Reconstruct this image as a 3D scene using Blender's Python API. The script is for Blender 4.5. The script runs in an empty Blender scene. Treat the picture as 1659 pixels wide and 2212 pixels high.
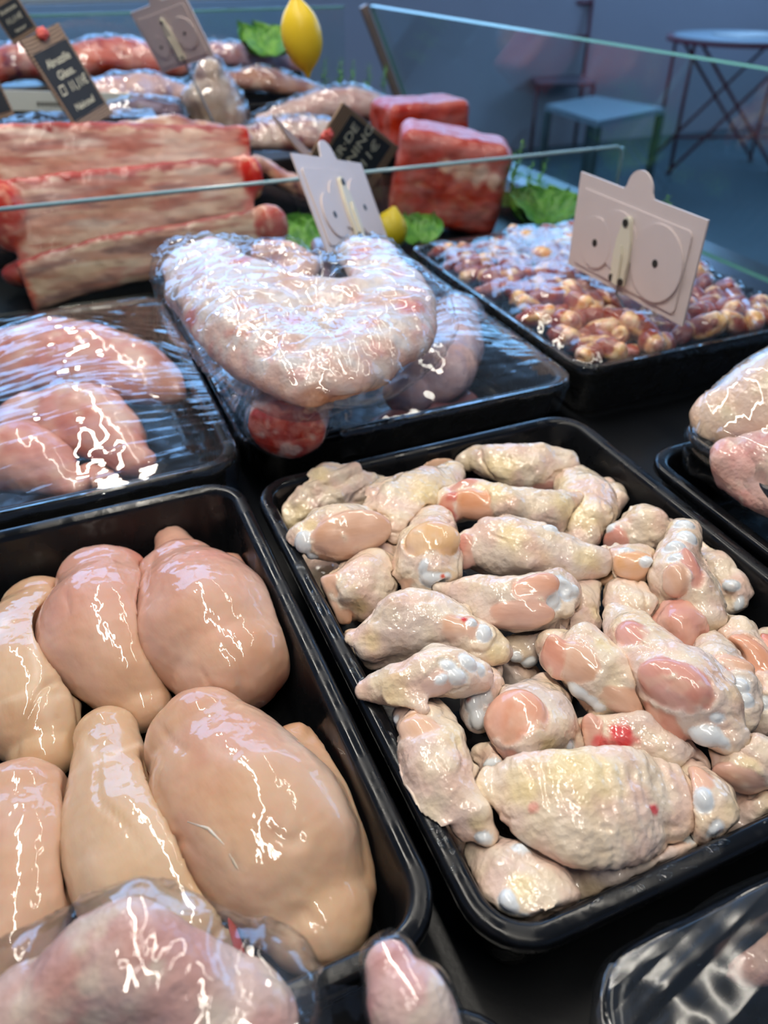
# Butcher's display case: trays of chicken in front, wrapped trays, beef and greens behind, cafe furniture beyond the glass.
import bpy, bmesh, math, random
import numpy as np
from mathutils import Vector, Matrix

random.seed(7)
rng = np.random.default_rng(7)
SC = bpy.context.scene
COL = SC.collection

# ------------------------------------------------------------------ camera
# World: X runs across the case to the customer glass, Y runs along the case away from the camera,
# Z up; z = 0 is the rim height of the black trays.  Metres.
FPX = 1661.0                                  # focal length in pixels of the 1659 x 2212 frame
PITCH, YAW, CAMZ = math.radians(36.54), math.radians(23.06), 0.36
cam_d = bpy.data.cameras.new('camera')
cam = bpy.data.objects.new('camera', cam_d)
COL.objects.link(cam)
cam.location = (0, 0, CAMZ)
cam.rotation_euler = (math.pi / 2 - PITCH, 0, -YAW)
cam_d.sensor_fit = 'VERTICAL'
cam_d.sensor_height = 24.0
cam_d.lens = FPX / 2212 * 24.0
cam_d.clip_start = 0.01
cam_d.dof.use_dof = True
cam_d.dof.focus_distance = 0.47
cam_d.dof.aperture_fstop = 4.2
SC.camera = cam

# ------------------------------------------------------------------ light
SC.view_settings.view_transform = 'Standard'
SC.view_settings.look = 'None'
SC.view_settings.gamma = 1.0
SC.view_settings.use_curve_mapping = False
SC.view_settings.exposure = 0.0
SC.cycles.transparent_max_bounces = 14
SC.cycles.max_bounces = 3
SC.cycles.diffuse_bounces = 2
SC.cycles.glossy_bounces = 2
SC.cycles.adaptive_threshold = 0.15
SC.cycles.caustics_reflective = False
SC.cycles.caustics_refractive = False

world = bpy.data.worlds.new('daylight')
SC.world = world
world.use_nodes = True
world.node_tree.nodes['Background'].inputs[0].default_value = (0.27, 0.54, 1.0, 1)
world.node_tree.nodes['Background'].inputs[1].default_value = 4.6


def area_light(name, loc, size_x, size_y, power, colour, rot=(0, 0, 0)):
    d = bpy.data.lights.new(name, 'AREA')
    d.shape = 'RECTANGLE'
    d.size, d.size_y = size_x, size_y
    d.energy = power
    d.color = colour
    o = bpy.data.objects.new(name, d)
    o.location = loc
    o.rotation_euler = rot
    COL.objects.link(o)
    return o


LAMPS = [(0.02, 0.85, 1.15, 0.06, 2.5, 20.5), (0.80, 1.25, 1.30, 0.06, 2.2, 8.0)]   # x, y, z, width, length, watts
for lx, ly, lz, lw, ll, lp in LAMPS:
    area_light('lamp_light', (lx, ly, lz), lw, ll, lp, (1.0, 0.93, 0.82))

# window opening of the room and an added one: centre, width, height, rotation; daylight portals sit in them
YW, XW, CEIL = 5.3, 6.6, 2.75
WIN_FAR = (-1.6, 5.6, 0.45, 2.62)          # x0, x1, z0, z1 in the far wall
WIN_ADDED = (0.2, 4.6, 0.75, 2.55)         # y0, y1, z0, z1 in the right wall; unseen, added to brighten the room
for nm, loc, sx_, sy_, rot in (('daylight_portal', ((WIN_FAR[0] + WIN_FAR[1]) / 2, YW - 0.08, (WIN_FAR[2] + WIN_FAR[3]) / 2), WIN_FAR[1] - WIN_FAR[0], WIN_FAR[3] - WIN_FAR[2], (-math.pi / 2, 0, 0)),
                               ('daylight_portal', (XW - 0.08, (WIN_ADDED[0] + WIN_ADDED[1]) / 2, (WIN_ADDED[2] + WIN_ADDED[3]) / 2), WIN_ADDED[3] - WIN_ADDED[2], WIN_ADDED[1] - WIN_ADDED[0], (0, math.pi / 2, 0))):
    area_light(nm, loc, sx_, sy_, 1.0, (1, 1, 1), rot).data.cycles.is_portal = True

# ------------------------------------------------------------------ small maths
R3 = Matrix.Rotation
fw = np.array([math.sin(YAW) * math.cos(PITCH), math.cos(YAW) * math.cos(PITCH), -math.sin(PITCH)])
rt = np.array([math.cos(YAW), -math.sin(YAW), 0.0])
upv = np.cross(rt, fw)
CAM = np.array([0, 0, CAMZ])
UP = np.array([0, 0, 1.0])


def ray(px, py):
    d = fw * FPX + rt * (px - 829.5) - upv * (py - 1106.0)
    return d / np.linalg.norm(d)


def U(px, py, z=0.0):
    """point at height z that the photograph shows at pixel px, py"""
    d = ray(px, py)
    return CAM + d * ((z - CAMZ) / d[2])


def V(px, py, y):
    """point of the upright plane Y = y seen at pixel px, py"""
    d = ray(px, py)
    return CAM + d * (y / d[1])


def X(px, py, x):
    d = ray(px, py)
    return CAM + d * (x / d[0])


def mpp(p):
    """metres per photograph pixel at a world point"""
    return float((np.asarray(p) - CAM) @ fw) / FPX


def nz(v):
    v = np.asarray(v, float)
    return v / max(np.linalg.norm(v), 1e-12)


def S(r, g, b):
    def f(c):
        c /= 255.0
        return c / 12.92 if c <= 0.04045 else ((c + 0.055) / 1.055) ** 2.4
    return np.array([f(r), f(g), f(b)])


_perm = rng.permutation(256)
_perm = np.concatenate([_perm, _perm, _perm])
_grad = rng.normal(size=(256, 3))
_grad /= np.linalg.norm(_grad, axis=1)[:, None]


def noise(P, freq=1.0, off=0.0):
    """vectorised gradient noise, about -0.7 .. 0.7"""
    Q = np.asarray(P, float) * freq + off
    i = np.floor(Q).astype(int)
    f = Q - i
    u = f * f * f * (f * (f * 6 - 15) + 10)
    out = 0
    for dx in (0, 1):
        for dy in (0, 1):
            for dz in (0, 1):
                h = _perm[(_perm[(_perm[(i[:, 0] + dx) & 255] + i[:, 1] + dy) & 255] + i[:, 2] + dz) & 255]
                g = _grad[h]
                d = (f[:, 0] - dx) * g[:, 0] + (f[:, 1] - dy) * g[:, 1] + (f[:, 2] - dz) * g[:, 2]
                w = (u[:, 0] if dx else 1 - u[:, 0]) * (u[:, 1] if dy else 1 - u[:, 1]) * (u[:, 2] if dz else 1 - u[:, 2])
                out = out + w * d
    return out


def fbm(P, freq, octaves=3, off=0.0):
    s, a = 0, 1.0
    for o in range(octaves):
        s = s + a * noise(P, freq * 2 ** o, off + 17.3 * o)
        a *= 0.5
    return s


def sstep(a, b, x):
    t = np.clip((x - a) / (b - a), 0, 1)
    return t * t * (3 - 2 * t)


def lerp(a, b, t):
    t = np.asarray(t)
    return a + (b - a) * (t[..., None] if np.ndim(a) == 1 and t.ndim else t)


# ------------------------------------------------------------------ object helpers
def tag(o, label=None, cat=None, group=None, kind=None):
    for k, v in (('label', label), ('category', cat), ('group', group), ('kind', kind)):
        if v:
            o[k] = v
    return o


def empty(name, loc, label, cat, group=None):
    o = bpy.data.objects.new(name, None)
    o.empty_display_size = 0.02
    o.location = [float(c) for c in loc]
    COL.objects.link(o)
    return tag(o, label, cat, group)


def link(name, me, mats, parent=None, mat4=None):
    """one mesh object; mat4 is its world matrix (parents are never rotated)"""
    o = bpy.data.objects.new(name, me)
    if not me.materials:
        for m in (mats if isinstance(mats, (list, tuple)) else [mats]):
            me.materials.append(m)
    COL.objects.link(o)
    M = Matrix.Identity(4) if mat4 is None else mat4
    if parent is not None:
        o.parent = parent
        q, off = parent, Vector((0, 0, 0))
        while q is not None:
            off += q.location
            q = q.parent
        M = Matrix.Translation(-off) @ M
    o.matrix_basis = M
    return o


def frame_mat(c, x, y, z):
    M = Matrix.Identity(4)
    for r in range(3):
        M[r][0], M[r][1], M[r][2], M[r][3] = x[r], y[r], z[r], c[r]
    return M


def mesh_from(name, verts, faces, smooth=True, col=None):
    me = bpy.data.meshes.new(name)
    verts = np.asarray(verts, float)
    if isinstance(faces, np.ndarray):
        n, k = faces.shape
        me.vertices.add(len(verts))
        me.vertices.foreach_set('co', verts.astype(np.float32).ravel())
        me.loops.add(n * k)
        me.loops.foreach_set('vertex_index', faces.astype(np.int32).ravel())
        me.polygons.add(n)
        me.polygons.foreach_set('loop_start', np.arange(0, n * k, k, dtype=np.int32))
        me.update(calc_edges=True)
    else:
        me.from_pydata([tuple(v) for v in verts], [], faces)
    if smooth:
        me.polygons.foreach_set('use_smooth', np.ones(len(me.polygons), dtype=bool))
    if col is not None:
        a = me.attributes.new('Col', 'FLOAT_COLOR', 'POINT')
        c = np.ones((len(verts), 4), np.float32)
        c[:, :3] = col
        a.data.foreach_set('color', c.ravel())
    me.validate()
    return me


class B:
    """small mesh builder for hard things (world or local coordinates)"""
    def __init__(s):
        s.v, s.f = [], []

    def add(s, vs, fs):
        b = len(s.v)
        s.v += [tuple(map(float, v)) for v in vs]
        s.f += [tuple(i + b for i in f) for f in fs]
        return s

    def box(s, c, size, ax=None, bev=0.0):
        ax = np.eye(3) if ax is None else np.asarray(ax, float)
        h = np.asarray(size, float) / 2
        bm = bmesh.new()
        bmesh.ops.create_cube(bm, size=1)
        for v in bm.verts:
            v.co = Vector([v.co[i] * 2 * h[i] for i in range(3)])
        if bev:
            bmesh.ops.bevel(bm, geom=bm.edges[:], offset=bev, segments=2, affect='EDGES', profile=0.5)
        bm.verts.ensure_lookup_table()
        vs = [np.asarray(c) + ax.T @ np.array(v.co) for v in bm.verts]
        fs = [[v.index for v in f.verts] for f in bm.faces]
        bm.free()
        return s.add(vs, fs)

    def prism(s, poly, o, ux, uy, uz, th, hole=None):
        """poly in (u, v) of plane o + u*ux + v*uy, thickness th along uz"""
        n = len(poly)
        o, ux, uy, uz = map(np.asarray, (o, ux, uy, uz))
        a = [o + p[0] * ux + p[1] * uy for p in poly]
        b = [q + uz * th for q in a]
        fs = [list(range(n))[::-1], list(range(n, 2 * n))] + [[i, (i + 1) % n, n + (i + 1) % n, n + i] for i in range(n)]
        return s.add(a + b, fs)

    def tube(s, pts, r, seg=10, caps=True):
        pts = [np.asarray(p, float) for p in pts]
        r = [r] * len(pts) if np.isscalar(r) else r
        vs, fs = [], []
        t0 = nz(pts[1] - pts[0])
        u = nz(np.cross(t0, UP if abs(t0[2]) < 0.9 else np.array([1.0, 0, 0])))
        for i, p in enumerate(pts):
            t = nz((pts[min(i + 1, len(pts) - 1)] - pts[max(i - 1, 0)]))
            u = nz(u - t * (u @ t))
            w = np.cross(t, u)
            for k in range(seg):
                a = 2 * math.pi * k / seg
                vs.append(p + r[i] * (math.cos(a) * u + math.sin(a) * w))
        for i in range(len(pts) - 1):
            for k in range(seg):
                k2 = (k + 1) % seg
                fs.append([i * seg + k, i * seg + k2, (i + 1) * seg + k2, (i + 1) * seg + k])
        if caps:
            fs += [list(range(seg))[::-1], [(len(pts) - 1) * seg + k for k in range(seg)]]
        return s.add(vs, fs)

    def mesh(s, name, smooth=False, col=None):
        me = mesh_from(name, s.v, s.f, smooth, col)
        bm = bmesh.new()
        bm.from_mesh(me)
        bmesh.ops.recalc_face_normals(bm, faces=bm.faces)
        bm.to_mesh(me)
        bm.free()
        return me

    def build(s, name, mat, parent=None, smooth=False, col=None):
        return link(name, s.mesh(name, smooth, col), mat, parent)


# ------------------------------------------------------------------ soft shapes: distance fields meshed by surface nets
def resample(pts, vals, n):
    """Catmull-Rom through control points and their values"""
    pts, vals = np.asarray(pts, float), np.asarray(vals, float)
    if vals.ndim == 1:
        vals = vals[:, None]
    A = np.hstack([pts, vals])
    if len(A) == 2:
        t = np.linspace(0, 1, n)[:, None]
        R = A[0] * (1 - t) + A[1] * t
    else:
        E = np.vstack([2 * A[0] - A[1], A, 2 * A[-1] - A[-2]])
        R = []
        for t in np.linspace(0, len(A) - 1 - 1e-9, n):
            i = int(t)
            f = t - i
            p0, p1, p2, p3 = E[i:i + 4]
            R.append(0.5 * (2 * p1 + (p2 - p0) * f + (2 * p0 - 5 * p1 + 4 * p2 - p3) * f * f + (3 * p1 - p0 - 3 * p2 + p3) * f ** 3))
        R = np.array(R)
    return R[:, :pts.shape[1]], R[:, pts.shape[1]:]


class Tube:
    """flattened tapering tube along a gently bending curve: half width w, half thickness t, flat side facing n"""
    def __init__(s, pts, w, t, n=UP, seg=24, cap=1.0):
        s.p, wt = resample(pts, np.stack([w, t], 1), max(seg, 24))
        s.w, s.t = np.maximum(wt[:, 0], 1e-3), np.maximum(wt[:, 1], 1e-3)
        s.n = nz(n)
        s.cap = cap
        s.a = nz(s.p[-1] - s.p[0])
        s.sd = nz(np.cross(s.n, s.a))
        s.nn = np.cross(s.a, s.sd)
        d = s.p - s.p[0]
        s.s = np.maximum.accumulate(d @ s.a + 1e-6 * np.arange(len(d)))
        s.lat, s.ver = d @ s.sd, d @ s.nn

    def bbox(s):
        r = np.maximum(s.w, s.t)[:, None] * max(1, s.cap)
        return (s.p - r).min(0), (s.p + r).max(0)

    def __call__(s, P):
        d = P - s.p[0]
        x = d @ s.a
        xc = np.clip(x, 0, s.s[-1])
        f = lambda v: np.interp(xc, s.s, v)
        W, T = f(s.w), f(s.t)
        return (np.sqrt(((d @ s.sd - f(s.lat)) / W) ** 2 + ((d @ s.nn - f(s.ver)) / T) ** 2 + ((x - xc) / (W * s.cap)) ** 2) - 1) * np.minimum(W, T)


class Ell:
    def __init__(s, c, r, ax=np.eye(3)):
        s.c, s.r, s.ax = np.asarray(c, float), np.asarray(r, float), np.asarray(ax, float)

    def bbox(s):
        m = s.r.max()
        return s.c - m, s.c + m

    def __call__(s, P):
        return (np.linalg.norm((P - s.c) @ s.ax.T / s.r, axis=1) - 1) * s.r.min()


class RBox:
    def __init__(s, c, h, ax=np.eye(3), r=0.004):
        s.c, s.h, s.ax, s.r = np.asarray(c, float), np.asarray(h, float), np.asarray(ax, float), r

    def bbox(s):
        m = np.abs(s.ax).T @ s.h
        return s.c - m, s.c + m

    def __call__(s, P):
        q = np.abs((P - s.c) @ s.ax.T) - (s.h - s.r)
        return np.linalg.norm(np.maximum(q, 0), axis=1) + np.minimum(q.max(1), 0) - s.r


class Blend:
    """smooth union of shapes, minus smooth cuts"""
    def __init__(s, parts, k=0.006, cuts=(), kc=0.002):
        s.parts, s.k, s.cuts, s.kc = parts, k, list(cuts), kc

    def bbox(s):
        bb = [p.bbox() for p in s.parts]
        return np.min([b[0] for b in bb], 0), np.max([b[1] for b in bb], 0)

    def __call__(s, P):
        v = s.parts[0](P)
        for p in s.parts[1:]:
            b = p(P)
            kk = getattr(p, 'k', s.k)
            h = np.maximum(kk - np.abs(v - b), 0) / kk
            v = np.minimum(v, b) - h * h * kk * 0.25
        for c in s.cuts:
            lo, hi = c.bbox()
            m = np.nonzero((v < 0.004) & ((P > lo - 0.003) & (P < hi + 0.003)).all(1))[0]
            if len(m):
                vm = v[m]
                b = -c(P[m])
                h = np.maximum(s.kc - np.abs(vm - b), 0) / s.kc
                v[m] = np.maximum(vm, b) + h * h * s.kc * 0.25
        return v


class Wall:
    """everything outside the hollow of a tray (walls splay open upward, open above the rim)"""
    def __init__(s, rect, z=0.0, depth=0.064, th=0.0135):
        x0, x1, y0, y1 = rect
        s.c, s.h, s.z, s.fl, s.th = np.array([(x0 + x1) / 2, (y0 + y1) / 2]), np.array([(x1 - x0) / 2, (y1 - y0) / 2]), z, z - depth + 0.0038, th

    def bbox(s):
        return np.full(3, -9.0), np.full(3, 9.0)

    def __call__(s, P):
        dz = P[:, 2] - s.z
        inset = s.th + 0.18 * np.clip(-dz, 0, 0.05) - np.clip(dz, 0, 1) * 9
        q = np.abs(P[:, :2] - s.c) - s.h + inset[:, None]
        r = 0.022
        qq = np.maximum(q + r, 0)
        d = np.where((q > -r).all(1), np.hypot(qq[:, 0], qq[:, 1]) - r, q.max(1))
        return -np.maximum(d, s.fl - P[:, 2])


class Below:
    """half-space under a level surface"""
    def __init__(s, z):
        s.z = z

    def bbox(s):
        return np.array([-9., -9., -9.]), np.array([9., 9., s.z + 0.004])

    def __call__(s, P):
        return P[:, 2] - s.z


class Grow:
    def __init__(s, f, d):
        s.f, s.d = f, d

    def bbox(s):
        a, b = s.f.bbox()
        return a - s.d, b + s.d

    def __call__(s, P):
        return s.f(P) - s.d


_corner = np.array([[i, j, k] for i in (0, 1) for j in (0, 1) for k in (0, 1)])
_edges = [(a, b) for a in range(8) for b in range(a + 1, 8) if np.abs(_corner[a] - _corner[b]).sum() == 1]


def surface_nets(f, h):
    lo, hi = f.bbox()
    lo = lo - 2.5 * h
    n = np.ceil((hi + 2.5 * h - lo) / h).astype(int) + 1
    g = [lo[i] + h * np.arange(n[i]) for i in range(3)]
    P = np.stack(np.meshgrid(*g, indexing='ij'), -1).reshape(-1, 3)
    # narrow band: a coarse pass first, then only the points near the surface
    q = [np.arange(0, n[i] + 3, 4) for i in range(3)]
    Pc = np.stack(np.meshgrid(*[lo[i] + h * q[i] for i in range(3)], indexing='ij'), -1).reshape(-1, 3)
    Dc = f(Pc).reshape([len(t) for t in q])
    D = np.repeat(np.repeat(np.repeat(Dc, 4, 0), 4, 1), 4, 2)[2:, 2:, 2:]
    D = np.ascontiguousarray(np.pad(D, 3, mode='edge')[3:3 + n[0], 3:3 + n[1], 3:3 + n[2]]).ravel()
    m = np.abs(D) < 8 * h
    D[m] = f(P[m])
    D = D.reshape(n)
    D[0], D[-1] = np.maximum(D[0], h * .1), np.maximum(D[-1], h * .1)
    D[:, 0], D[:, -1] = np.maximum(D[:, 0], h * .1), np.maximum(D[:, -1], h * .1)
    D[:, :, 0], D[:, :, -1] = np.maximum(D[:, :, 0], h * .1), np.maximum(D[:, :, -1], h * .1)
    ins = D < 0
    m = [n[i] - 1 for i in range(3)]
    cnt = np.zeros(m, int)
    cs = []
    for c in _corner:
        sl = tuple(slice(c[i], c[i] + m[i]) for i in range(3))
        cnt += ins[sl]
        cs.append(sl)
    act = (cnt > 0) & (cnt < 8)
    idx = np.argwhere(act)
    vals = [D[cs[c]][act] for c in range(8)]
    acc = np.zeros((len(idx), 3))
    num = np.zeros(len(idx))
    for a, b in _edges:
        va, vb = vals[a], vals[b]
        x = (va < 0) != (vb < 0)
        t = np.where(x, va / np.where(x, va - vb, 1), 0)
        acc += x[:, None] * (_corner[a] + t[:, None] * (_corner[b] - _corner[a]))
        num += x
    verts = lo + h * (idx + acc / num[:, None])
    vid = -np.ones(m, int)
    vid[act] = np.arange(len(idx))
    quads = []
    for ax in range(3):
        o1, o2 = (ax + 1) % 3, (ax + 2) % 3
        sl0 = [slice(None)] * 3
        sl1 = [slice(None)] * 3
        sl0[ax], sl1[ax] = slice(0, n[ax] - 1), slice(1, n[ax])
        for o in (o1, o2):
            sl0[o] = slice(1, n[o] - 1)
            sl1[o] = slice(1, n[o] - 1)
        a, b = ins[tuple(sl0)], ins[tuple(sl1)]
        for flip in (False, True):
            e = np.argwhere((a & ~b) if not flip else (~a & b))
            if not len(e):
                continue
            base = e.copy()
            base[:, o1] += 1
            base[:, o2] += 1
            q = []
            for d1, d2 in ((-1, -1), (0, -1), (0, 0), (-1, 0)):
                c = base.copy()
                c[:, o1] += d1
                c[:, o2] += d2
                q.append(vid[c[:, 0], c[:, 1], c[:, 2]])
            q = np.stack(q, 1)
            quads.append(q[:, ::-1] if flip else q)
    Q = np.vstack(quads)
    return verts, Q[(Q >= 0).all(1)]


def normals(f, P, e=4e-4):
    g = np.stack([f(P + np.eye(3)[i] * e) - f(P - np.eye(3)[i] * e) for i in range(3)], 1)
    return g / np.maximum(np.linalg.norm(g, axis=1), 1e-9)[:, None]


def hit(f, px, py):
    """first point of a shape on the line of sight of a photograph pixel (nearest approach if it misses)"""
    lo, hi = f.bbox()
    d = ray(px, py)
    t0 = max(0.05, np.linalg.norm((lo + hi) / 2 - CAM) - np.linalg.norm(hi - lo))
    ts = t0 + np.arange(0, 2 * np.linalg.norm(hi - lo), 4e-4)
    v = f(CAM + ts[:, None] * d)
    k = np.argmax(v < 0) if (v < 0).any() else int(np.argmin(v))
    p = CAM + ts[k] * d
    return p, normals(f, p[None])[0]


def vertex_normals(V_, Q):
    n = np.cross(V_[Q[:, 2]] - V_[Q[:, 0]], V_[Q[:, 3]] - V_[Q[:, 1]])
    out = np.zeros_like(V_)
    for k in range(4):
        np.add.at(out, Q[:, k], n)
    return out / np.maximum(np.linalg.norm(out, axis=1), 1e-12)[:, None]


def soft_object(name, f, h, mat, parent=None, disp=None, col=None, axis=None, nrm=UP, cuts=(), regions=()):
    """mesh a distance field; disp(P, N) pushes it along the normal, col(P, N) colours it; local X runs along axis.
    regions: (name, material, mask(P)) pieces that are split off as parts of their own where mask > 0"""
    g = f if not cuts else Blend([f], cuts=cuts)
    vts, q = surface_nets(g, h)
    N = normals(g, vts)
    P0 = vts.copy()
    if disp is not None:
        vts = vts + N * disp(P0, N)[:, None]
    c = col(P0, N) if col is not None else None
    ctr = (vts.min(0) + vts.max(0)) / 2
    x = nz(axis) if axis is not None else np.array([1.0, 0, 0])
    y = nz(np.cross(nrm, x))
    z = np.cross(x, y)
    Rm = np.stack([x, y, z])
    if not regions:
        me = mesh_from(name, (vts - ctr) @ Rm.T, q, True, c)
        o = link(name, me, mat, parent, frame_mat(ctr, x, y, z))
        HEIGHTS[o.name] = vts
        return o
    VN = vertex_normals(vts, q)
    ms = np.stack([np.zeros(len(vts))] + [r[2](P0) for r in regions])
    fid = ms[:, q].mean(2).argmax(0)
    first = None
    for k, (nm, mt) in enumerate([(name, mat)] + [(r[0], r[1]) for r in regions]):
        qq = q[fid == k]
        if len(qq) < (6 if k else 1):
            continue
        used, inv = np.unique(qq, return_inverse=True)
        cc = (vts[used].min(0) + vts[used].max(0)) / 2
        me = mesh_from(nm, (vts[used] - cc) @ Rm.T, inv.reshape(qq.shape), True, None if c is None else c[used])
        if len(me.vertices) == len(used):
            me.normals_split_custom_set_from_vertices([tuple(v) for v in (VN[used] @ Rm.T)])
        o = link(nm, me, mt, parent, frame_mat(cc, x, y, z))
        HEIGHTS[o.name] = vts[used]
        first = first or o
    return first


HEIGHTS = {}
_bm = bmesh.new()
bmesh.ops.create_icosphere(_bm, subdivisions=4, radius=1)
_bm.verts.ensure_lookup_table()
ICO_V = np.array([v.co[:] for v in _bm.verts])
ICO_F = np.array([[v.index for v in f.verts] for f in _bm.faces])
_bm.free()


def blob(name, c, r, ax, mat, parent=None, colour=(1, 1, 1), amp=0.12, freq=1.3, seed=0.0, square=0.0):
    """lumpy ellipsoid; ax rows are its axes"""
    Vv = ICO_V.copy()
    if square:
        m = np.abs(Vv).max(1)[:, None]
        Vv = Vv * (1 - square) + Vv / m * 0.82 * square
    Vv = Vv * (1 + amp * fbm(ICO_V, freq, 3, seed)[:, None])
    me = mesh_from(name, Vv * np.asarray(r), ICO_F, True, np.tile(np.asarray(colour, float), (len(Vv), 1)))
    ax = np.asarray(ax, float)
    o = link(name, me, mat, parent, frame_mat(c, ax[0], ax[1], ax[2]))
    HEIGHTS[o.name] = (Vv * np.asarray(r)) @ ax + np.asarray(c)
    return o

# ------------------------------------------------------------------ materials (all procedural)
def new_mat(name):
    m = bpy.data.materials.new(name)
    m.use_nodes = True
    nt = m.node_tree
    return m, nt, nt.nodes['Principled BSDF'], nt.nodes['Material Output']


def nd(nt, kind, **kw):
    n = nt.nodes.new(kind)
    for k, v in kw.items():
        if k.startswith('i_'):
            n.inputs[k[2:].replace('_', ' ')].default_value = v
        else:
            setattr(n, k, v)
    return n


def plain(name, rgb, rough=0.5, metal=0.0, var=0.0, vscale=20.0, bump=0.0, bscale=80.0, coat=0.0, spec=0.5):
    m, nt, p, _ = new_mat(name)
    p.inputs['Base Color'].default_value = (*rgb, 1)
    p.inputs['Roughness'].default_value = rough
    p.inputs['Metallic'].default_value = metal
    p.inputs['Specular IOR Level'].default_value = spec
    p.inputs['Coat Weight'].default_value = coat
    tc = nd(nt, 'ShaderNodeTexCoord')
    if var:
        n = nd(nt, 'ShaderNodeTexNoise', i_Scale=vscale, i_Detail=4.0)
        nt.links.new(tc.outputs['Object'], n.inputs['Vector'])
        mx = nd(nt, 'ShaderNodeMix', data_type='RGBA')
        mx.inputs[6].default_value = (*[c * (1 - var) for c in rgb], 1)
        mx.inputs[7].default_value = (*[min(1, c * (1 + var)) for c in rgb], 1)
        nt.links.new(n.outputs[0], mx.inputs[0])
        nt.links.new(mx.outputs[2], p.inputs['Base Color'])
    if bump:
        n = nd(nt, 'ShaderNodeTexNoise', i_Scale=bscale, i_Detail=3.0)
        nt.links.new(tc.outputs['Object'], n.inputs['Vector'])
        b = nd(nt, 'ShaderNodeBump', i_Strength=bump, i_Distance=0.001)
        nt.links.new(n.outputs[0], b.inputs['Height'])
        nt.links.new(b.outputs[0], p.inputs['Normal'])
    return m


def flesh(name, rough=0.4, sss=0.35, rad=(0.010, 0.0035, 0.002), fine=300.0, fine_s=0.25, fibre=(1, 1, 1), wet=0.6,
          var=0.10, vscale=35.0, pores=0.0, pscale=220.0, coat_r=0.07, dist=0.0008, mid=0.0, mscale=70.0):
    """wet flesh: painted-on colour attribute varied by noise, subsurface light, wet coat, small relief"""
    m, nt, p, _ = new_mat(name)
    L = nt.links.new
    at = nd(nt, 'ShaderNodeAttribute', attribute_name='Col')
    tc = nd(nt, 'ShaderNodeTexCoord')
    mp = nd(nt, 'ShaderNodeMapping')
    mp.inputs['Scale'].default_value = fibre
    L(tc.outputs['Object'], mp.inputs['Vector'])
    n1 = nd(nt, 'ShaderNodeTexNoise', i_Scale=vscale, i_Detail=2.0, i_Roughness=0.6)
    L(mp.outputs[0], n1.inputs['Vector'])
    ramp = nd(nt, 'ShaderNodeMapRange')
    ramp.inputs[1].default_value, ramp.inputs[2].default_value = 0.3, 0.7
    ramp.inputs[3].default_value, ramp.inputs[4].default_value = 1 - var, 1 + var
    L(n1.outputs[0], ramp.inputs[0])
    hs = nd(nt, 'ShaderNodeHueSaturation')
    L(at.outputs['Color'], hs.inputs['Color'])
    L(ramp.outputs[0], hs.inputs['Value'])
    r2 = nd(nt, 'ShaderNodeMapRange')
    r2.inputs[1].default_value, r2.inputs[2].default_value = 0.3, 0.7
    r2.inputs[3].default_value, r2.inputs[4].default_value = 1 + 2.2 * var, 1 - 2.2 * var
    L(n1.outputs[0], r2.inputs[0])
    L(r2.outputs[0], hs.inputs['Saturation'])
    L(hs.outputs[0], p.inputs['Base Color'])
    p.inputs['Subsurface Weight'].default_value = sss
    p.inputs['Subsurface Radius'].default_value = rad
    p.inputs['Subsurface Scale'].default_value = 1.0
    p.inputs['Roughness'].default_value = rough
    p.inputs['Specular IOR Level'].default_value = 0.4
    p.inputs['Coat Weight'].default_value = wet
    p.inputs['Coat Roughness'].default_value = coat_r
    n2 = nd(nt, 'ShaderNodeTexNoise', i_Scale=fine, i_Detail=1.0, i_Roughness=0.6)
    L(mp.outputs[0], n2.inputs['Vector'])
    b = nd(nt, 'ShaderNodeBump', i_Strength=fine_s, i_Distance=dist)
    L(n2.outputs[0], b.inputs['Height'])
    last = b
    if pores:
        vo = nd(nt, 'ShaderNodeTexVoronoi', i_Scale=pscale, i_Randomness=1.0)
        L(tc.outputs['Object'], vo.inputs['Vector'])
        b2 = nd(nt, 'ShaderNodeBump', i_Strength=pores, i_Distance=0.0012)
        L(vo.outputs['Distance'], b2.inputs['Height'])
        L(last.outputs[0], b2.inputs['Normal'])
        last = b2
    if mid:
        n3 = nd(nt, 'ShaderNodeTexNoise', i_Scale=mscale, i_Detail=1.0)
        L(tc.outputs['Object'], n3.inputs['Vector'])
        b3 = nd(nt, 'ShaderNodeBump', i_Strength=mid, i_Distance=0.003)
        L(n3.outputs[0], b3.inputs['Height'])
        L(last.outputs[0], b3.inputs['Normal'])
        last = b3
    L(last.outputs[0], p.inputs['Normal'])
    L(last.outputs[0], p.inputs['Coat Normal'])
    return m


M_BREAST = flesh('raw_breast', rough=0.55, sss=0.4, rad=(0.009, 0.004, 0.0025), fine=420, fine_s=0.14, fibre=(0.35, 1, 1),
                 wet=0.9, var=0.06, vscale=22, coat_r=0.03, dist=0.0006, mid=0.30, mscale=95)
M_SKIN = flesh('poultry_skin', rough=0.5, sss=0.0, rad=(0.006, 0.003, 0.0018), fine=420, fine_s=0.35, wet=1.0, var=0.06,
               vscale=45, pores=0.28, pscale=300, coat_r=0.07, mid=0.30, mscale=140)
M_MEAT = flesh('raw_meat', rough=0.4, sss=0.0, rad=(0.010, 0.004, 0.002), fine=300, fine_s=0.3, fibre=(0.3, 1, 1), wet=0.8,
               var=0.08, vscale=40, coat_r=0.08, mid=0.2, mscale=90)
M_BONE = flesh('cartilage', rough=0.25, sss=0.0, rad=(0.004, 0.004, 0.004), fine=200, fine_s=0.08, wet=0.9, var=0.03, coat_r=0.05)
M_BEEF = flesh('raw_beef', rough=0.45, sss=0.0, rad=(0.004, 0.001, 0.001), fine=160, fine_s=0.35, fibre=(0.25, 1, 1), wet=0.35,
               var=0.09, vscale=30, coat_r=0.2, mid=0.3, mscale=60)
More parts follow.
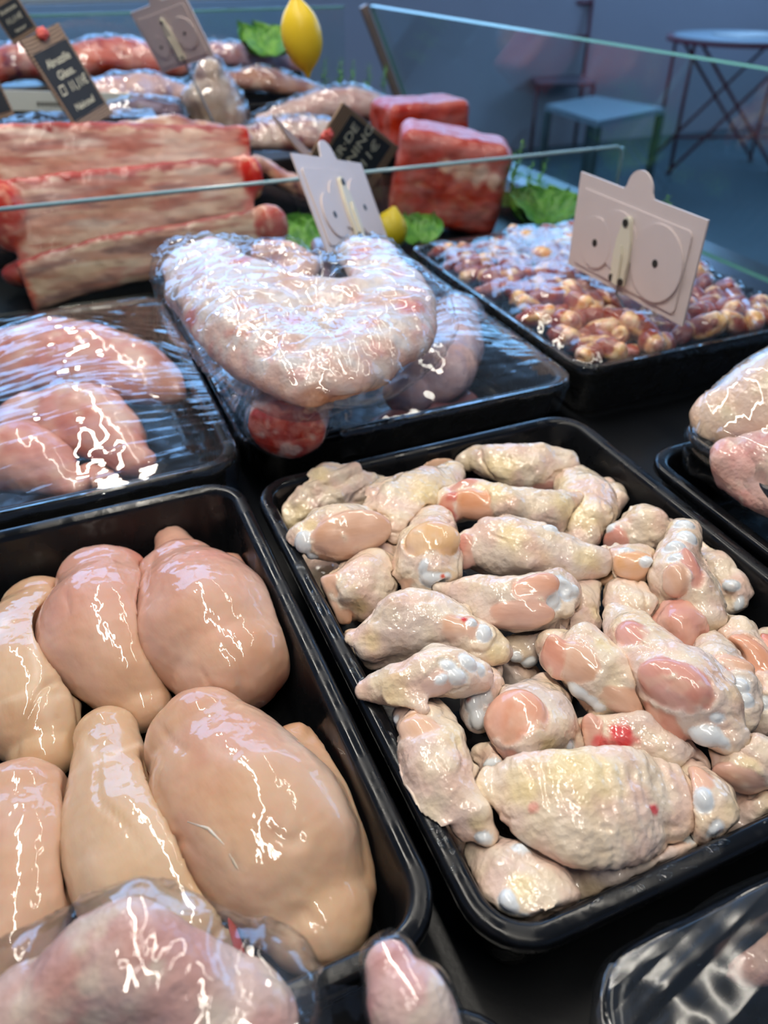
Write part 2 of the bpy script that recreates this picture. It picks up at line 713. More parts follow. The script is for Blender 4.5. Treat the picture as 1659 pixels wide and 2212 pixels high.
M_ORGAN = flesh('organ', rough=0.35, sss=0.0, rad=(0.003, 0.001, 0.001), fine=200, fine_s=0.2, wet=0.8, var=0.15, vscale=60, coat_r=0.1)


def black_plastic():
    m, nt, p, _ = new_mat('black_tray_plastic')
    L = nt.links.new
    p.inputs['Base Color'].default_value = (0.006, 0.0066, 0.008, 1)
    tc = nd(nt, 'ShaderNodeTexCoord')
    n = nd(nt, 'ShaderNodeTexNoise', i_Scale=45.0, i_Detail=4.0)
    L(tc.outputs['Object'], n.inputs['Vector'])
    r = nd(nt, 'ShaderNodeMapRange')
    r.inputs[1].default_value, r.inputs[2].default_value = 0.42, 0.6
    r.inputs[3].default_value, r.inputs[4].default_value = 0.12, 0.38
    L(n.outputs[0], r.inputs[0])
    L(r.outputs[0], p.inputs['Roughness'])
    n2 = nd(nt, 'ShaderNodeTexNoise', i_Scale=160.0, i_Detail=2.0)
    L(tc.outputs['Object'], n2.inputs['Vector'])
    b = nd(nt, 'ShaderNodeBump', i_Strength=0.12, i_Distance=0.0006)
    L(n2.outputs[0], b.inputs['Height'])
    L(b.outputs[0], p.inputs['Normal'])
    p.inputs['Specular IOR Level'].default_value = 0.35
    return m


def clear_sheet(name, tint, gain, rough, ior=1.5, bump=None, haze=0.0, cap=1.0):
    """thin clear sheet: what passes, passes; the rest mirrors by Fresnel"""
    m, nt, p, out = new_mat(name)
    nt.nodes.remove(p)
    L = nt.links.new
    tr = nd(nt, 'ShaderNodeBsdfTransparent')
    tr.inputs[0].default_value = (*tint, 1)
    gl = nd(nt, 'ShaderNodeBsdfGlossy')
    gl.inputs['Roughness'].default_value = rough
    fr = nd(nt, 'ShaderNodeFresnel')
    # the far face of a slab meets the same air as the near face, so both mirror alike
    geo = nd(nt, 'ShaderNodeNewGeometry')
    mr = nd(nt, 'ShaderNodeMapRange')
    mr.inputs[3].default_value, mr.inputs[4].default_value = ior, 1 / ior
    L(geo.outputs['Backfacing'], mr.inputs[0])
    L(mr.outputs[0], fr.inputs['IOR'])
    mu = nd(nt, 'ShaderNodeMath', operation='MULTIPLY', use_clamp=True)
    mu.inputs[1].default_value = gain
    L(fr.outputs[0], mu.inputs[0])
    lim = nd(nt, 'ShaderNodeMath', operation='MINIMUM')
    lim.inputs[1].default_value = cap
    L(mu.outputs[0], lim.inputs[0])
    mx = nd(nt, 'ShaderNodeMixShader')
    L(lim.outputs[0], mx.inputs[0])
    base = tr
    if haze:
        df = nd(nt, 'ShaderNodeBsdfDiffuse')
        df.inputs[0].default_value = (0.8, 0.85, 0.9, 1)
        m2 = nd(nt, 'ShaderNodeMixShader')
        m2.inputs[0].default_value = haze
        L(tr.outputs[0], m2.inputs[1])
        L(df.outputs[0], m2.inputs[2])
        base = m2
    L(base.outputs[0], mx.inputs[1])
    L(gl.outputs[0], mx.inputs[2])
    L(mx.outputs[0], out.inputs['Surface'])
    if bump:
        tc = nd(nt, 'ShaderNodeTexCoord')
        last = None
        for sc, ang, strength, d, scale in bump:
            mp = nd(nt, 'ShaderNodeMapping')
            mp.inputs['Rotation'].default_value = (0, 0, math.radians(ang))
            mp.inputs['Scale'].default_value = sc
            # rotate first, then stretch
            mp.vector_type = 'TEXTURE' if False else 'POINT'
            ro = nd(nt, 'ShaderNodeVectorRotate', rotation_type='Z_AXIS')
            ro.inputs['Angle'].default_value = math.radians(-ang)
            mp.inputs['Rotation'].default_value = (0, 0, 0)
            L(tc.outputs['Object'], ro.inputs['Vector'])
            L(ro.outputs[0], mp.inputs['Vector'])
            n = nd(nt, 'ShaderNodeTexNoise', i_Scale=scale, i_Detail=1.0, i_Roughness=0.45)
            L(mp.outputs[0], n.inputs['Vector'])
            b = nd(nt, 'ShaderNodeBump', i_Strength=strength, i_Distance=d)
            L(n.outputs[0], b.inputs['Height'])
            if last is not None:
                L(last.outputs[0], b.inputs['Normal'])
            last = b
        L(last.outputs[0], gl.inputs['Normal'])
    return m


M_BLACK = black_plastic()
M_DECK = plain('black_deck', (0.006, 0.007, 0.009), 0.35, bump=0.1, bscale=300)
M_GLASS = clear_sheet('case_glass', (0.93, 0.975, 0.96), 1.0, 0.01)
M_GLASS_EDGE = plain('glass_edge', S(95, 150, 140), 0.15, spec=0.6)
M_WHITE = plain('sign_plastic', S(222, 208, 205), 0.38, var=0.04, vscale=30)
M_CREAM = plain('clip_plastic', S(232, 226, 205), 0.35)
M_RIVET = plain('rivet', S(40, 38, 34), 0.4)
M_STEEL = plain('steel_rod', S(150, 152, 155), 0.25, metal=1.0)
M_WOOD = plain('sign_wood', S(128, 100, 78), 0.6, var=0.3, vscale=60)
M_SLATE = plain('chalkboard', S(42, 48, 56), 0.75, var=0.15, vscale=50)
M_CHALK = plain('chalk', S(225, 222, 200), 0.9)
M_SEAL = plain('red_clip', S(215, 90, 80), 0.4)

# ------------------------------------------------------------------ the room and the case
FLOOR = -0.86
M_FLOOR = plain('grey_floor', S(84, 102, 108), 0.4, var=0.12, vscale=3)
M_WALL = plain('mauve_grey_wall', S(196, 188, 192), 0.8, var=0.06, vscale=2)
M_CEIL = plain('ceiling_paint', S(190, 188, 186), 0.9)


def setting(name, bld, mat):
    return tag(bld.build(name, mat), kind='structure')


setting('floor', B().box((1.95, 1.3, FLOOR - 0.05), (9.5, 8.3, 0.1)), M_FLOOR)
setting('ceiling', B().box((1.95, 1.3, CEIL + 0.05), (9.5, 8.3, 0.1)), M_CEIL)
zc, zh = (FLOOR + CEIL) / 2, CEIL - FLOOR
setting('wall_left', B().box((-2.7, 1.3, zc), (0.1, 8.2, zh)), M_WALL)
setting('wall_near', B().box((2.0, -2.75, zc), (9.3, 0.1, zh)), M_WALL)


def wall_with_window(name, at, lo, hi, win, axis):
    """upright wall along x (axis 0) or y (axis 1) with one opening"""
    w0, w1, z0, z1 = win
    bl = B()

    def pc(a0, a1, b0, b1):
        c, s = [(a0 + a1) / 2, at, (b0 + b1) / 2], [a1 - a0, 0.12, b1 - b0]
        if axis:
            c[0], c[1], s[0], s[1] = c[1], c[0], s[1], s[0]
        bl.box(c, s)
    pc(lo, w0, FLOOR, CEIL)
    pc(w1, hi, FLOOR, CEIL)
    pc(w0, w1, FLOOR, z0)
    pc(w0, w1, z1, CEIL)
    setting(name, bl, M_WALL)


wall_with_window('wall_far', YW, -2.65, XW, WIN_FAR, 0)
wall_with_window('wall_right', XW, -2.7, YW, WIN_ADDED, 1)
M_WFRAME = plain('window_frame', S(90, 92, 95), 0.5)
wf = B()
for x in np.linspace(WIN_FAR[0] + 0.03, WIN_FAR[1] - 0.03, 6):
    wf.box((x, YW, (WIN_FAR[2] + WIN_FAR[3]) / 2), (0.06, 0.07, WIN_FAR[3] - WIN_FAR[2]))
for z in (WIN_FAR[2] + 0.03, WIN_FAR[3] - 0.03):
    wf.box(((WIN_FAR[0] + WIN_FAR[1]) / 2, YW, z), (WIN_FAR[1] - WIN_FAR[0], 0.07, 0.06))
setting('window_1', wf, M_WFRAME)
wf = B()
for y in np.linspace(WIN_ADDED[0] + 0.03, WIN_ADDED[1] - 0.03, 4):
    wf.box((XW, y, (WIN_ADDED[2] + WIN_ADDED[3]) / 2), (0.07, 0.06, WIN_ADDED[3] - WIN_ADDED[2]))
for z in (WIN_ADDED[2] + 0.03, WIN_ADDED[3] - 0.03):
    wf.box((XW, (WIN_ADDED[0] + WIN_ADDED[1]) / 2, z), (0.07, WIN_ADDED[1] - WIN_ADDED[0], 0.06))
setting('added_window', wf, M_WFRAME)  # unseen window, added only to bring more daylight into the room

# lamps over the case
for i, (lx, ly, lz, lw, ll, lp) in enumerate(LAMPS):
    t = empty('ceiling_lamp', (lx, ly, lz), ['long strip lamp hung over the rear of the meat trays', 'long strip lamp hung over the customer glass'][i], 'lamp')
    B().box((lx, ly, lz + 0.035), (lw + 0.04, ll + 0.05, 0.05), bev=0.006).build('housing', M_WHITE, t)
    for dy in (-ll * 0.35, ll * 0.35):
        B().tube([(lx, ly + dy, lz + 0.06), (lx, ly + dy, CEIL)], 0.004).build('cable', M_RIVET, t)

# the case: black deck, ledge with a vent grille, sloping customer glass x = GX0 - GK * z
DECK = -0.070
GX0, GK = 0.92, 0.465
GZ0, GZ1 = -0.035, 0.24
GY1 = 2.0
cs = empty('display_case', (0.2, 0.9, FLOOR), 'long black refrigerated meat case with a dark ledge along its customer side', 'display case')
B().box((0.27, 0.85, DECK - 0.02), (1.40, 2.9, 0.04)).build('deck', M_DECK, cs)
B().box((0.27, 0.85, (FLOOR + DECK - 0.04) / 2), (1.36, 2.86, DECK - 0.04 - FLOOR)).build('base_cabinet', plain('case_body', S(46, 50, 56), 0.4), cs)
ledge = B().box((0.925, 0.85, -0.060), (0.19, 2.9, 0.03), bev=0.004).build('ledge', plain('ledge_metal', S(60, 66, 70), 0.3, metal=0.6), cs)
M_SLAT = plain('vent_slat', S(34, 38, 42), 0.35)
gy = np.arange(0.30, 1.60, 0.02)
slat = B().box((0, 0, 0), (0.060, 0.008, 0.010), bev=0.001).mesh('vent_slat')
for y in gy:
    link('vent_slat', slat, M_SLAT, ledge, Matrix.Translation((0.872, y, -0.040)))


def gx(z):
    return GX0 - GK * z


def pane(name, y0, y1, label):
    """one sloping pane with ground edges"""
    t = empty(name, (gx(GZ0), (y0 + y1) / 2, GZ0), label, 'glass pane')
    th = 0.008
    n = nz((1, 0, GK))
    a, b = np.array([gx(GZ0), 0, GZ0]), np.array([gx(GZ1), 0, GZ1])
    vs = []
    for y in (y0, y1):
        Y = np.array([0, y, 0])
        vs += [a + Y, b + Y, b + Y + n * th, a + Y + n * th]
    g = B().add(vs, [[0, 1, 5, 4], [3, 7, 6, 2]])
    g.build('glass', M_GLASS, t)
    ed = B().add(vs, [[1, 2, 6, 5], [0, 4, 7, 3], [0, 3, 2, 1], [4, 5, 6, 7]])
    ed.build('ground_edge', M_GLASS_EDGE, t)
    return t


pane('front_glass', -0.35, 1.985, 'sloping clear customer glass with green ground edge beside the trays')
# corner post between front and end glass
po = B()
a, b = np.array([gx(GZ0) - 0.006, 2.01, GZ0]), np.array([gx(GZ1) - 0.006, 2.01, GZ1 + 0.06 * 0])
po.box((a + b) / 2, (0.018, 0.018, np.linalg.norm(b - a)), ax=[nz((1, 0, GK)), (0, 1, 0), nz(b - a)], bev=0.002)
tag(po.build('corner_post', plain('post_metal', S(140, 122, 112), 0.35, metal=0.3)), 'slim leaning metal post where the front glass meets the end glass', 'post')
# end glass
eg = empty('end_glass', (0.2, 2.03, GZ0), 'clear upright glass closing the far end of the case', 'glass pane')
B().box((0.13, 2.03, 0.10), (1.26, 0.006, 0.27)).build('glass', M_GLASS, eg)
B().box((0.13, 2.03, 0.2375), (1.26, 0.008, 0.005)).build('ground_edge', M_GLASS_EDGE, eg)
# low divider between poultry and beef
DY = 1.075
dv = empty('glass_divider', (0.3, DY, DECK), 'low clear divider with bright top edge between poultry trays and beef', 'glass pane')
dx0, dx1, dz = -0.43, 0.872, 0.098
B().box(((dx0 + dx1) / 2, DY, (DECK + dz) / 2), (dx1 - dx0, 0.005, dz - DECK)).build('glass', M_GLASS, dv)
M_DEDGE = plain('divider_edge', S(150, 185, 195), 0.12, spec=0.8)
B().tube([(dx0, DY, dz + 0.001), (dx1 - 0.012, DY, dz + 0.001), (dx1 - 0.004, DY, dz - 0.003), (dx1, DY, dz - 0.012), (dx1, DY, DECK + 0.05)], 0.0028, 8).build('ground_edge', M_DEDGE, dv, smooth=True)


# ------------------------------------------------------------------ trays
def rrect(x0, x1, y0, y1, r, n=9):
    pts = []
    for cx, cy, a0 in ((x1 - r, y1 - r, 0), (x0 + r, y1 - r, 90), (x0 + r, y0 + r, 180), (x1 - r, y0 + r, 270)):
        for k in range(n):
            a = math.radians(a0 + 90 * k / (n - 1))
            pts.append((cx + r * math.cos(a), cy + r * math.sin(a)))
    return pts


def tray(x0, x1, y0, y1, z, label, depth=0.064, r=0.034, name='black_tray', rim=1.0):
    t = empty(name, ((x0 + x1) / 2, (y0 + y1) / 2, z - depth), label, 'tray', 'black plastic meat trays')
    prof = [(0.020, -depth), (0.017, -depth + 0.004), (0.009, -0.012), (0.0075, -0.0095), (0.0015, -0.0095), (0.0, -0.008), (0.0, -0.003),
            (0.0012, -0.0008), (0.0035, 0.0), (0.0080, 0.0), (0.0105, -0.0008), (0.0118, -0.003), (0.0128, -0.006), (0.022, -depth + 0.009),
            (0.025, -depth + 0.005), (0.031, -depth + 0.003)]
    vs, fs = [], []
    for ins, zz in prof:
        vs += [(px, py, z + zz) for px, py in rrect(x0 + ins, x1 - ins, y0 + ins, y1 - ins, max(r - ins, 0.006))]
    n = 36
    for i in range(len(prof) - 1):
        for k in range(n):
            fs.append([i * n + k, i * n + (k + 1) % n, (i + 1) * n + (k + 1) % n, (i + 1) * n + k])
    fs.append(list(range(n)))
    fs.append([(len(prof) - 1) * n + k for k in range(n)][::-1])
    o = B().add(vs, fs).build('tray_shell', M_BLACK, t, smooth=True)
    o.modifiers.new('edges', 'EDGE_SPLIT').split_angle = math.radians(60)
    return t


TB = (-0.222, 0.0965, 0.140, 0.543)          # breast tray
TW = (0.1035, 0.419, 0.119, 0.528)           # wing tray
tray(*TB, 0.0, 'deep black tray filled with skinless chicken breasts')
tray(*TW, 0.0, 'black tray with wet rim heaped with chicken wings')

# ------------------------------------------------------------------ soft pieces laid out from the photograph
def tilt_normal(p, k=0.5):
    return nz(UP * (1 - k) + nz(CAM - p) * k)


def path3(path, z):
    zs = np.broadcast_to(z, len(path))
    P = np.array([U(a, b, zz) for (a, b, *_), zz in zip(path, zs)])
    Wd = np.array([c * mpp(p) for (_, _, c), p in zip(path, P)])
    return P, Wd


def soft_tube(path, z, ratio=0.75, k=0.5, cap=1.0, tmin=None, seg=11):
    P, Wd = path3(path, z)
    T = Wd * ratio
    if tmin:
        T = np.maximum(T, np.minimum(tmin, Wd))
    return Tube(P, Wd, T, tilt_normal(P.mean(0), k), seg=seg, cap=cap)


def near(a, b, m=0.0):
    (l0, h0), (l1, h1) = a.bbox(), b.bbox()
    return bool(((l0 - m < h1) & (l1 - m < h0)).all())


def patch_frame(p, n, ang, k=0.7):
    n2 = nz(n + k * nz(CAM - p))
    a = math.radians(ang)
    u = math.cos(a) * rt - math.sin(a) * upv
    u = nz(u - n2 * (u @ n2))
    return np.stack([u, np.cross(n2, u), n2])


C_PEACH, C_PINK, C_CREAM = S(213, 170, 139), S(210, 155, 134), S(220, 190, 154)

BREASTS = [
    ('largest plump raw breast, front right of the breast tray',
     [(432, 1600, 118), (480, 1665, 150), (550, 1760, 172), (630, 1875, 162), (690, 1985, 118)], [-.018, -.014, -.012, -.016, -.026], 0.76,
     [([(640, 1605, 60), (705, 1700, 88), (752, 1810, 80), (768, 1920, 45)], -.030)], 'peach'),
    ('long pale raw breast with a narrow ribbed end and a red nick, tray front',
     [(222, 1590, 66), (232, 1680, 88), (272, 1790, 132), (340, 1900, 160), (420, 1990, 148)], [-.030, -.026, -.024, -.024, -.030], 0.70, [], 'cream'),
    ('rosy raw breast with a pale tail tip, back right corner of its tray',
     [(388, 1242, 86), (415, 1290, 120), (455, 1360, 144), (502, 1430, 128)], [-.024, -.020, -.018, -.024], 0.80,
     [([(352, 1122, 16), (366, 1160, 34), (385, 1215, 60)], -.030), ([(492, 1232, 50), (548, 1300, 60), (580, 1380, 36)], -.034)], 'pink'),
    ('pinkest raw breast, back of the tray between two others',
     [(222, 1255, 90), (208, 1320, 114), (225, 1400, 114), (275, 1480, 84), (310, 1530, 58)], [-.026, -.022, -.022, -.028, -.036], 0.78, [], 'pink'),
    ('broad amber raw breast at the left side, beside the pinkest one',
     [(78, 1300, 66), (50, 1370, 100), (38, 1460, 122), (60, 1560, 105), (95, 1620, 70)], [-.034, -.030, -.030, -.032, -.038], 0.66, [], 'amber'),
    ('raw breast with a long wet glint at the lower left picture edge',
     [(40, 1735, 104), (45, 1810, 108), (50, 1930, 105), (15, 2080, 105), (-30, 2220, 80)], [-.030, -.026, -.026, -.03, -.04], 0.75, [], 'peach'),
]
wall_b = Wall(TB)
breast_sdf = []
for i, (lab, path, z, ratio, lobes, tone) in enumerate(BREASTS):
    main = soft_tube([(a, b, c * 1.06) for a, b, c in path], z, ratio, 0.35, cap=0.9, seg=15)
    parts = [main] + [soft_tube(lp, lz, 0.7, 0.35, cap=0.8) for lp, lz in lobes]
    f = Blend(parts, k=0.008)
    cuts = [Grow(g, 0.0006) for g in breast_sdf if near(f, g)] + [wall_b]
    ax = main.p[-1] - main.p[0]
    base = {'peach': C_PEACH, 'cream': S(214, 178, 146), 'pink': S(213, 160, 138), 'amber': S(211, 171, 136)}[tone]
    sd = 11.7 * i

    an, sn, ll, pend = nz(ax), main.sd, np.linalg.norm(ax), main.p[-1]

    def disp(P, N, sd=sd):
        return 0.0038 * fbm(P, 19, 2, sd) - 0.0014 * sstep(0.07, 0.0, np.abs(noise(np.stack([(P @ an) * 14, (P @ sn) * 30, P[:, 2] * 20], 1), 1.0, sd + 40))) * sstep(0.0, 0.3, noise(P, 16, sd + 50)) + 0.0004 * fbm(P, 120, 2, sd + 5) + 0.0010 * noise(np.stack([(P @ an) * 12, (P @ sn) * 85, P[:, 2] * 60], 1), 1.0, sd) * sstep(0.6, 0.95, np.linalg.norm(P - pend, axis=1) / ll)

    def col(P, N, base=base, sd=sd, main=main, tone=tone):
        t = sstep(-0.25, 0.35, fbm(P, 22, 3, sd))
        c = lerp(base, C_PINK if tone != 'cream' else base, t * 0.55)
        edge = sstep(0.0, 0.8, np.linalg.norm(P - main.p[-1], axis=1) / np.linalg.norm(ax))
        c = c * edge[:, None] + (1 - edge[:, None]) * (c * 0.4 + C_CREAM * 0.6)
        vein = sstep(0.10, 0.0, np.abs(noise(P * np.array([1, 1, 1]), 26, sd + 9))) * sstep(0.1, 0.35, noise(P, 14, sd + 3))
        c = c * (1 - 0.45 * vein[:, None]) + S(250, 228, 205) * 0.45 * vein[:, None]
        if tone == 'pink':
            k = sstep(0.05, 0.4, noise(P, 17, sd + 31))[:, None] * 0.5
            c = c * (1 - k) + S(232, 140, 125) * k
        return c

    root = empty('chicken_breast', (*f.bbox()[0][:2], -0.06), lab, 'chicken breast', 'chicken breasts in the black tray')
    root.location = [float(c) for c in (*((f.bbox()[0] + f.bbox()[1]) / 2)[:2], -0.058)]
    soft_object('breast_meat', f, 0.0022, M_BREAST, root, disp, col, axis=ax, cuts=cuts)
    breast_sdf.append(f)
    if i == 0:   # thin white membrane seam on the big breast
        pts = []
        for q in ((405, 1775), (450, 1790), (485, 1825), (510, 1870), (540, 1915)):
            pts.append(hit(f, *q)[0])
        B().tube(pts, [0.0003, 0.0008, 0.0007, 0.0007, 0.0003], 8).build('membrane_seam', M_BREAST, root, True, np.tile(S(232, 204, 180), (40, 1)))
    if i == 1:
        p, n = hit(f, 515, 2040)
        blob('red_nick', p - n * 0.0006, (0.013, 0.0022, 0.0012), patch_frame(p, n, 75), M_MEAT, root, S(225, 90, 75))

# ------------------------------------------------------------------ chicken wings
C_SKIN, C_SKINP, C_FAT, C_SKING = S(240, 219, 192), S(237, 202, 183), S(243, 219, 166), S(220, 205, 198)
C_WMEAT, C_WROSE, C_BONE, C_RED = S(228, 182, 154), S(224, 160, 144), S(236, 240, 242), S(205, 45, 50)
